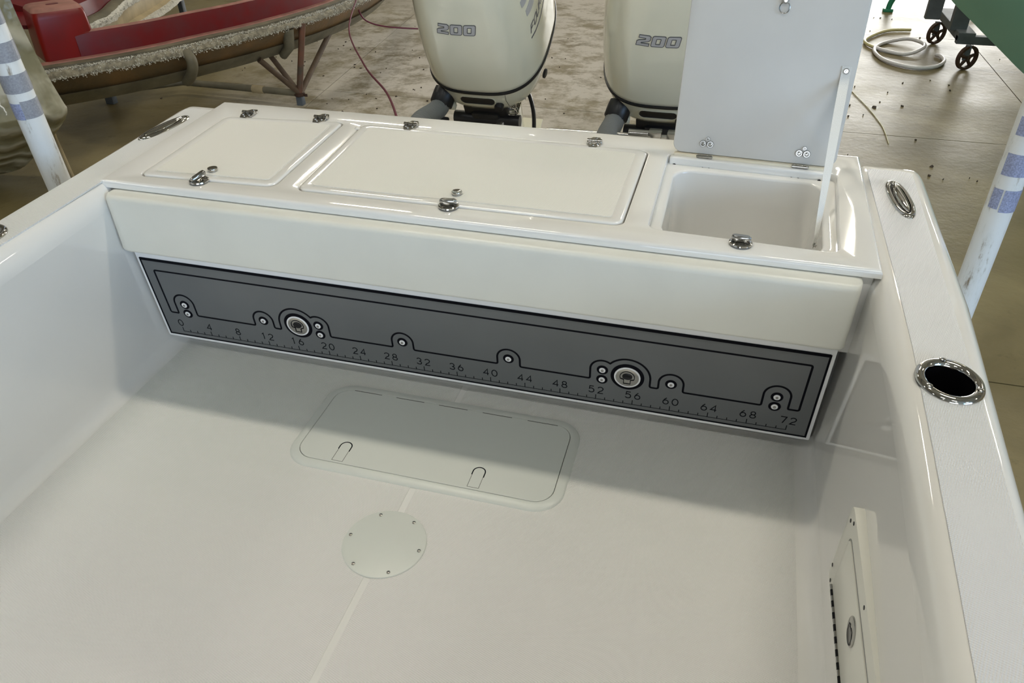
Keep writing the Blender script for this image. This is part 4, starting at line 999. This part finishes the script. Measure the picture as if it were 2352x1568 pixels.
# ribs on the skin
def near(x, y):
    return min(range(len(CV)), key=lambda i: (CV[i].x - x) ** 2 + (CV[i].y - y) ** 2)
for (x, y) in ((-3.78, 4.0),):
    i = near(x, y); T_ = Vector((-NV[i].y, NV[i].x, 0)); pts = []
    for o_, z in ((-0.01, -0.235), (0.045, -0.29), (0.035, -0.36), (-0.03, -0.44), (-0.11, -0.495)): pts.append(CV[i] + NV[i] * o_ + Vector((0, 0, z)))
    sp_ = spline(pts, 6); mk('rib', *tubeg(sp_, [0.045] * len(sp_), 12), M['resingrey'], mo)
i = near(-3.36, 5.0)
mk('gusset', *tubeg([CV[i] + NV[i] * -0.04 + Vector((0, 0, -0.26)), CV[i] + NV[i] * -0.05 + Vector((0, 0, -0.42)), CV[i] + NV[i] * -0.16 + Vector((0, 0, -0.52))], [0.06, 0.05, 0.04], 10), M['resingrey'], mo)
# red raised box on the stern end
A0 = Vector((-4.46, 3.235, 0)); A1 = Vector((-4.235, 3.555, 0)); ax_ = (A1 - A0).normalized(); inn = Vector((-ax_.y, ax_.x, 0))
rings = []
Wd = (A1 - A0).length
for z, e, r in ((-0.165, -0.005, 0.03), (0.0, -0.002, 0.035), (0.14, 0.004, 0.04), (0.185, 0.012, 0.045), (0.205, 0.028, 0.045), (0.212, 0.05, 0.04)):
    rings.append([A0 + ax_ * a + inn * c_ + Vector((0, 0, z)) for a, c_ in rrect(e, e, Wd - e, 0.36 - e, r, 5)])
bxo = mk('raised_box', *loftg(rings, True, True, True), M['redbright'], mo, angle=60)
mk('box_top', *loftg([[p + Vector((0, 0, 0.0005)) for p in rings[-3]], [p + Vector((0, 0, 0.001)) for p in rings[-2]], [p + Vector((0, 0, 0.0015)) for p in rings[-1]]], True, False, True), M['reddust'], bxo)
mk('top_slot', *loftg([[A0 + ax_ * a + inn * c_ + Vector((0, 0, 0.2145 + h)) for a, c_ in rrect(0.15, 0.13, 0.24, 0.18, 0.02, 4)] for h in (0, 0.001)], True, True, True), M['red'], bxo)
# far side of the mould
FP = spline([(-4.72, 3.85, 0), (-4.80, 4.15, 0), (-4.90, 4.55, 0), (-5.12, 5.0, 0), (-5.30, 5.6, 0), (-5.65, 6.6, 0), (-6.0, 7.6, 0)], 8); FN = []
for i in range(len(FP)):
    d = (FP[min(i + 1, len(FP) - 1)] - FP[max(i - 1, 0)]).normalized(); FN.append(Vector((d.y, -d.x, 0)))
mk('far_skin', *sweep([(0.0, -0.12), (0.02, -0.16), (0.01, -0.27), (0.10, -0.31), (0.10, -0.33), (-0.03, -0.33), (-0.04, -0.12)], cv=FP, nv=FN), M['resinpale'], mo)
mk('far_flange', *sweep([(0.0, -0.10), (-0.03, -0.075), (-0.10, -0.07), (-0.10, -0.10), (-0.04, -0.125)], cv=FP, nv=FN), M['resingrey'], mo)
b = MB()
for (prof, cnt, oo, zz_) in (([(0.03, -0.15), (0.03, -0.115), (0.0, -0.095), (-0.02, -0.10), (0.0, -0.15)], 300, 0.02, -0.12), ([(0.13, -0.325), (0.12, -0.30), (0.07, -0.285), (0.05, -0.30), (0.08, -0.335)], 250, 0.10, -0.30)):
    v, f = sweep(prof, cv=FP, nv=FN, jit=0.007); b.add(v, f)
    for i in range(cnt):
        t = random.uniform(0, len(FP) - 1.01); k = int(t); c = FP[k].lerp(FP[k + 1], t - k) + FN[k] * (oo + random.uniform(-0.02, 0.02)) + Vector((0, 0, zz_ + random.uniform(-0.015, 0.02)))
        dr = Vector((random.uniform(-1, 1), random.uniform(-1, 1), random.uniform(-1.2, 0.4))).normalized(); sd = dr.orthogonal().normalized() * 0.005
        b.add([c - sd, c + sd, c + dr * 0.03 + sd * 0.3, c + sd.cross(dr)], [(0, 1, 2), (0, 2, 3), (1, 3, 2), (0, 3, 1)])
o = b.build('far_frayed_edge', M['glass'], mo, smooth=False); o['kind'] = 'stuff'
mk('far_red_deck', *sweep([(-0.11, -0.10), (-0.13, 0.04), (-0.5, 0.16), (-0.9, 0.20), (-0.9, 0.14), (-0.5, 0.08), (-0.18, -0.02), (-0.14, -0.12)], cv=FP, nv=FN), M['red'], mo)
v, f = tess([(-4.70, 3.50), (-4.50, 3.78), (-4.80, 4.1), (-5.2, 4.4), (-5.9, 4.3), (-5.7, 3.5), (-5.1, 3.3)], [], lambda x, y: Vector((x, y, 0.03 - 0.09 * (x + 4.6)))); n = len(v)
v = list(v) + [p - Vector((0, 0, 0.03)) for p in v]; f = list(f) + [tuple(reversed([i + n for i in t])) for t in f] + [(i, (i + 1) % n, n + (i + 1) % n, n + i) for i in range(n)]
mk('stern_deck', v, f, M['red'], mo, angle=30)
# steel frame
J = Vector((-3.43, 5.1, -0.885))
def pipe(name, a, c, r, mt='rust'): return mk(name, *tubeg([a, c], r, 12), M[mt], mo)
pipe('frame_pipe', J, (-3.315, 5.17, -0.235), 0.030); pipe('frame_pipe', J + Vector((0.01, 0, 0)), (-3.40, 5.93, -0.43), 0.027, 'pipebrown')
pipe('frame_pipe', J, (-3.60, 4.78, -0.49), 0.027, 'pipebrown'); pipe('frame_pipe', J, (-3.80, 5.2, -0.49), 0.026, 'pipebrown')
pipe('frame_pipe', J + Vector((0, 0, 0.0)), (-4.80, 5.15, -0.885), 0.034, 'resingrey'); pipe('frame_pipe', (-4.80, 5.15, -0.885), (-5.35, 4.70, -0.885), 0.034, 'resingrey')
mk('pipe_patch', *tubeg([(-3.83, 5.113, -0.885), (-3.96, 5.12, -0.885)], 0.040, 12), M['resinpale'], mo)
mk('pipe_collar', *latheg([(0.038, -0.02), (0.052, -0.012), (0.054, 0.006), (0.038, 0.016)], J + Vector((0, 0, -0.01)), n=14), M['wheel'], mo)
for sx in (-1, 1): mk('collar_ear', *boxg(J + Vector((sx * 0.065, -0.01, -0.012)), (0.05, 0.012, 0.028), bev=0.004), M['wheel'], mo)
mk('frame_foot', *boxg((J.x, J.y, (J.z + GZ) / 2 - 0.01), (0.065, 0.065, J.z - GZ - 0.02), bev=0.004), M['steel'], mo)
mk('frame_foot', *boxg((-5.33, 4.68, -0.94), (0.09, 0.07, 0.12), bev=0.006), M['steel'], mo)
mk('frame_post', *boxg((-5.33, 4.68, -0.66), (0.06, 0.06, 0.46), bev=0.004), M['steel'], mo)
mk('far_post', *boxg((-5.55, 6.4, -0.66), (0.06, 0.06, 0.68), bev=0.004), M['steel'], mo)

# ================================================================== SHRINK-WRAPPED BOAT (far left)
wr = thing('wrapped_boat', 'boat hidden in cloudy yellowish shrink wrap at the left edge behind the guide post', 'boat', (-5.4, 2.2, GZ))
SI = [(-4.16, 1.25), (-4.15, 0.85), (-4.125, 0.39), (-4.10, 0.16), (-4.045, -0.10), (-3.99, -0.29), (-3.975, -0.345), (-4.02, -0.42), (-4.18, -0.56), (-4.40, -0.72), (-4.65, -0.88), (-5.0, -0.97)]
prof = spline([(x, 2.8, z) for x, z in SI], 5); rings = []
dirw = Vector((-1, -0.5, 0)).normalized()
random.seed(3); ph = [random.uniform(0, 6.28) for _ in range(12)]
for k in range(26):
    t = k / 25; off = dirw * (2.6 * t ** 1.4); rr = []
    for j, p in enumerate(prof):
        u_ = j / (len(prof) - 1)
        fold = 0.035 * math.sin(26 * t ** 0.7 + 5 * u_ + ph[0]) * (0.3 + t) + 0.02 * math.sin(55 * t + 9 * u_ + ph[1]) * t
        bul = 0.30 * math.sin(PI * min(1, t * 1.2)) * math.sin(PI * u_)
        rr.append(p + off + Vector((0.5, -0.8, 0)).normalized() * (bul + fold))
    rings.append(rr)
for k in range(1, 5): rings.insert(0, [p + Vector((-0.06 * k, 0.02 * k, 0)) + Vector((-1, 0.1, 0)) * (0.25 * k * (1 - abs(2 * j / (len(prof) - 1) - 1)) * 0.3) for j, p in enumerate(prof)])
b = MB().add(*loftg(rings, False)); V0 = list(b.V)
b.build('shrink_wrap', M['wrap'], wr, angle=70)
mk('wrapped_hull', *loftg([[(-4.75, 1.6, 0.9), (-4.75, 2.35, 0.9), (-4.75, 2.35, -0.4), (-5.0, 2.1, -0.62), (-4.9, 1.7, -0.3)], [(-7.0, 0.2, 0.9), (-7.0, 2.3, 0.9), (-7.0, 2.2, -0.3), (-7.0, 1.4, -0.7), (-7.0, 0.6, -0.3)]], True, True, True), M['resinpale'], wr, smooth=False)
for (x, y) in ((-6.2, 1.2), (-6.2, 1.8), (-6.9, 1.4)): mk('stand_post', *tubeg([(x, y, GZ), (x, y, -0.25)], 0.04, 10), M['steel'], wr)
mk('tie_rope', *tubeg(spline([(-4.30, 2.95, -0.45), (-4.36, 2.97, -0.62), (-4.38, 3.0, -0.8), (-4.36, 3.0, -1.0)], 5), 0.012, 8), M['resinpale'], wr)
ch = thing('chain', 'short rusty chain hanging below the shrink-wrapped boat', 'chain', (-4.42, 2.8, GZ))
for k in range(7):
    c = Vector((-4.43 + 0.006 * k, 2.80, -0.70 - 0.044 * k)); a = k % 2; pts = []
    for q in range(20):
        t = 2 * PI * q / 20; hx_ = 0.0165 * math.cos(t); hz_ = 0.020 * math.sin(t) + math.copysign(0.008, math.sin(t))
        pts.append(c + (Vector((hx_, 0.004, hz_)) if a else Vector((0.3 * hx_, hx_, hz_))))
    mk('link', *tubeg(pts, 0.0058, 7, closed=True), M['chain'], ch)

# ================================================================== GREEN HULL AND ROLLING CART (right)
gh = thing('green_boat', 'pale green boat hull cutting across the upper right corner above the cart', 'boat', (4.6, 6.0, GZ))
ST = spline([(1.75, 6.0, 0.62), (2.02, 6.0, 0.40), (2.35, 6.0, 0.075), (2.60, 6.0, -0.12), (2.865, 6.0, -0.32), (3.165, 6.0, -0.54), (3.55, 6.0, -0.76), (4.1, 6.0, -0.86), (5.2, 6.0, -0.90), (7.0, 6.0, -0.90)], 6)
NS = len(ST)
def sheer(i, s): 
    t = i / (NS - 1); return Vector((1.70 + 5.3 * t, 6.0 + s * 1.25 * math.sin(min(1, t * 1.35) * PI / 2), 0.75 - 0.10 * math.sin(PI * t)))
for s in (-1, 1):
    rings = []
    for i in range(NS):
        a = ST[i]; c = sheer(i, s); rr = []
        for k in range(11):
            t = k / 10; p = a.lerp(c, t); p.y += s * 0.32 * math.sin(PI * t) * (i / (NS - 1)) ** 0.7; p.z -= 0.10 * math.sin(PI * t) * (i / (NS - 1)); rr.append(p)
        rings.append(rr)
    mk('hull_half', *loftg(rings, False), M['green'], gh, angle=60)
mk('hull_deck', *loftg([[sheer(i, -1), sheer(i, 1)] for i in range(NS)], False), M['green'], gh, smooth=False)
for x in (4.6, 6.4): mk('keel_block', *boxg((x, 6.0, -0.955), (0.2, 0.4, 0.10), bev=0.005), M['resin'], gh, smooth=False)
for x, y in ((5.2, 5.1), (5.2, 6.9)): mk('jack_stand', *tubeg([(x, y, GZ), (x, 6 + (y - 6) * 0.85, -0.15)], 0.035, 10), M['steel'], gh)

ct = thing('rolling_cart', 'grey steel rolling cart with rusty spoked wheels under the green hull', 'cart', (3.13, 8.4, GZ))
r0 = math.radians(0)
mk('upright', *boxg((2.86, 8.75, -0.27), (0.16, 0.09, 0.78), bev=0.006), M['steel'], ct, smooth=False)
mk('upright', *boxg((3.02, 8.15, -0.27), (0.17, 0.10, 0.74), bev=0.006), M['steel'], ct, smooth=False)
mk('side_beam', *boxg((3.08, 8.55, -0.665), (0.17, 1.25, 0.09), bev=0.006), M['steel'], ct, smooth=False)
mk('upper_beam', *boxg((3.20, 8.9, -0.30), (0.50, 0.07, 0.07), bev=0.006), M['steel'], ct, smooth=False)
mk('upright', *boxg((3.36, 8.85, -0.33), (0.09, 0.08, 0.68), bev=0.006), M['steel'], ct, smooth=False)
mk('cross_beam', *boxg((3.62, 7.97, -0.695), (1.25, 0.09, 0.085), bev=0.006), M['steel'], ct, smooth=False)
def wheel(c, ang):
    c = Vector(c); ax = Vector((math.cos(ang), math.sin(ang), 0)); R_ = 0.127; b = MB()
    x, y, z = frame(ax, (0, 0, 1)); b.add(*loftg([[c + x * (r * math.cos(2 * PI * k / 32)) + y * (r * math.sin(2 * PI * k / 32)) + z * h for k in range(32)] for r, h in ((R_ - 0.027, -0.018), (R_, -0.020), (R_, 0.020), (R_ - 0.027, 0.018), (R_ - 0.027, -0.018))], True))
    b.add(*latheg([(0.030, -0.025), (0.030, 0.025)], c, ax, 16))
    x, y, z = frame(ax, (0, 0, 1))
    for k in range(5):
        t = 2 * PI * k / 5; d = x * math.cos(t) + y * math.sin(t); b.add(*tubeg([c + d * 0.02, c + d * (R_ - 0.015)], [0.021, 0.014], 8))
    o = b.build('wheel', M['wheel'], ct)
    mk('wheel_fork', *boxg(c + Vector((0.0, -0.028 if abs(ax.y) > 0.5 else 0, 0.05)) - ax * 0.034, (0.055, 0.055, 0.16), bev=0.006), M['steel'], ct, smooth=False)
    return o
wheel((3.15, 7.93, GZ + 0.127), math.radians(-60)); wheel((3.02, 9.02, GZ + 0.127), math.radians(-58)); wheel((4.1, 8.0, GZ + 0.127), math.radians(0))

gl = thing('green_stand', 'dark green curved stand leg touching the concrete beyond the hose', 'stand', (2.72, 10.75, GZ))
mk('leg', *tubeg(spline([(2.70, 10.75, GZ + 0.03), (2.72, 10.75, -0.86), (2.80, 10.75, -0.70), (3.0, 10.75, -0.55), (3.3, 10.75, -0.48)], 6), [0.035 + 0.0006 * k for k in range(25)], 10), M['greenleg'], gl)
mk('foot', *boxg((2.70, 10.75, GZ + 0.02), (0.13, 0.10, 0.04), bev=0.006), M['greenleg'], gl)
mk('leg', *tubeg([(3.3, 10.75, -0.48), (3.9, 10.75, GZ)], 0.04, 10), M['greenleg'], gl)

# ================================================================== HOSE, CORDS, LITTER
hz = thing('garden_hose', 'loose coil of white hose with a yellowed end on the concrete, upper right', 'hose', (2.6, 8.4, GZ))
HP = [(2.84, 9.60), (2.55, 9.50), (2.27, 9.05), (2.22, 8.78), (2.36, 8.52), (2.60, 8.36), (2.80, 8.52), (2.86, 8.78), (2.72, 8.98), (2.50, 8.92), (2.33, 8.66), (2.28, 8.36), (2.36, 8.02), (2.60, 7.80), (2.84, 7.88), (2.98, 8.12), (2.99, 8.34), (2.95, 8.42)]
hpts = spline([(x, y, GZ + 0.022 + (0.03 if 5 < i < 9 else 0)) for i, (x, y) in enumerate(HP)], 8)
mk('yellowed_length', *tubeg(hpts[:30], 0.019, 10), M['hoseyellow'], hz); mk('white_length', *tubeg(hpts[29:], 0.0205, 10), M['hosewhite'], hz)
cd = mk('cord', *tubeg(spline([(-3.25, 6.3, -0.19), (-2.75, 5.0, -0.22), (-1.95, 3.6, -0.12), (-1.33, 2.6, 0.02), (-0.80, 1.55, 0.20), (-0.62, 1.10, 0.27), (-0.60, 0.80, 0.22)], 8), 0.007, 8), M['cordred'])
tag(cd, 'thin maroon cord running from the mold down to the transom', 'cord')
cd2 = mk('cord', *tubeg(spline([(-3.22, 6.15, -0.20), (-3.2, 6.3, -0.45), (-2.95, 6.6, -0.58), (-2.45, 6.9, -0.60), (-2.0, 7.4, -0.42), (-1.6, 8.0, -0.2), (-1.2, 8.6, 0.05)], 8), 0.0085, 8), M['cordred'])
tag(cd2, 'dark cord looping from the mold edge behind the left outboard motor', 'cord')
random.seed(11)
b = MB()
spots = [(2.06, 6.35, .035), (2.33, 6.45, .02), (2.35, 4.9, .02), (2.3, 4.7, .015)]
for (px, py) in ((-2.6, 6.2), (-2.2, 7.6), (2.3, 7.2), (-1.2, 7.2), (2.3, 9.4), (2.5, 5.2), (-3.4, 7.4), (-4.6, 6.8), (-2.8, 5.0)):
    for k in range(18): spots.append((px + random.gauss(0, 0.75), py + random.gauss(0, 0.9), random.uniform(0.005, 0.017)))
for x, y, r in spots:
    n = 5; a0 = random.uniform(0, 6); top = []
    for k in range(n): rr = r * random.uniform(0.35, 1); t = a0 + 2 * PI * k / n; top.append(Vector((x + rr * math.cos(t), y + rr * 1.3 * math.sin(t), GZ + random.uniform(0.003, 0.014))))
    bot = [Vector((p.x, p.y, GZ + 0.001)) for p in top]; b.add(*loftg([bot, top], True, True, True))
o = b.build('floor_litter', M['leaf'], smooth=False); o['kind'] = 'stuff'; tag(o, 'small dark leaf crumbs scattered over the concrete floor', 'litter')

tw = mk('twine', *tubeg(spline([(x, y, GZ + 0.005) for x, y in ((1.70, 7.3), (1.88, 6.88), (1.93, 6.67), (2.0, 6.34), (2.05, 6.03), (2.08, 5.74), (2.08, 5.35))], 6), 0.004, 6), M['hoseyellow'])
tag(tw, 'thin tan twine curving across the concrete right of the open lid', 'twine')
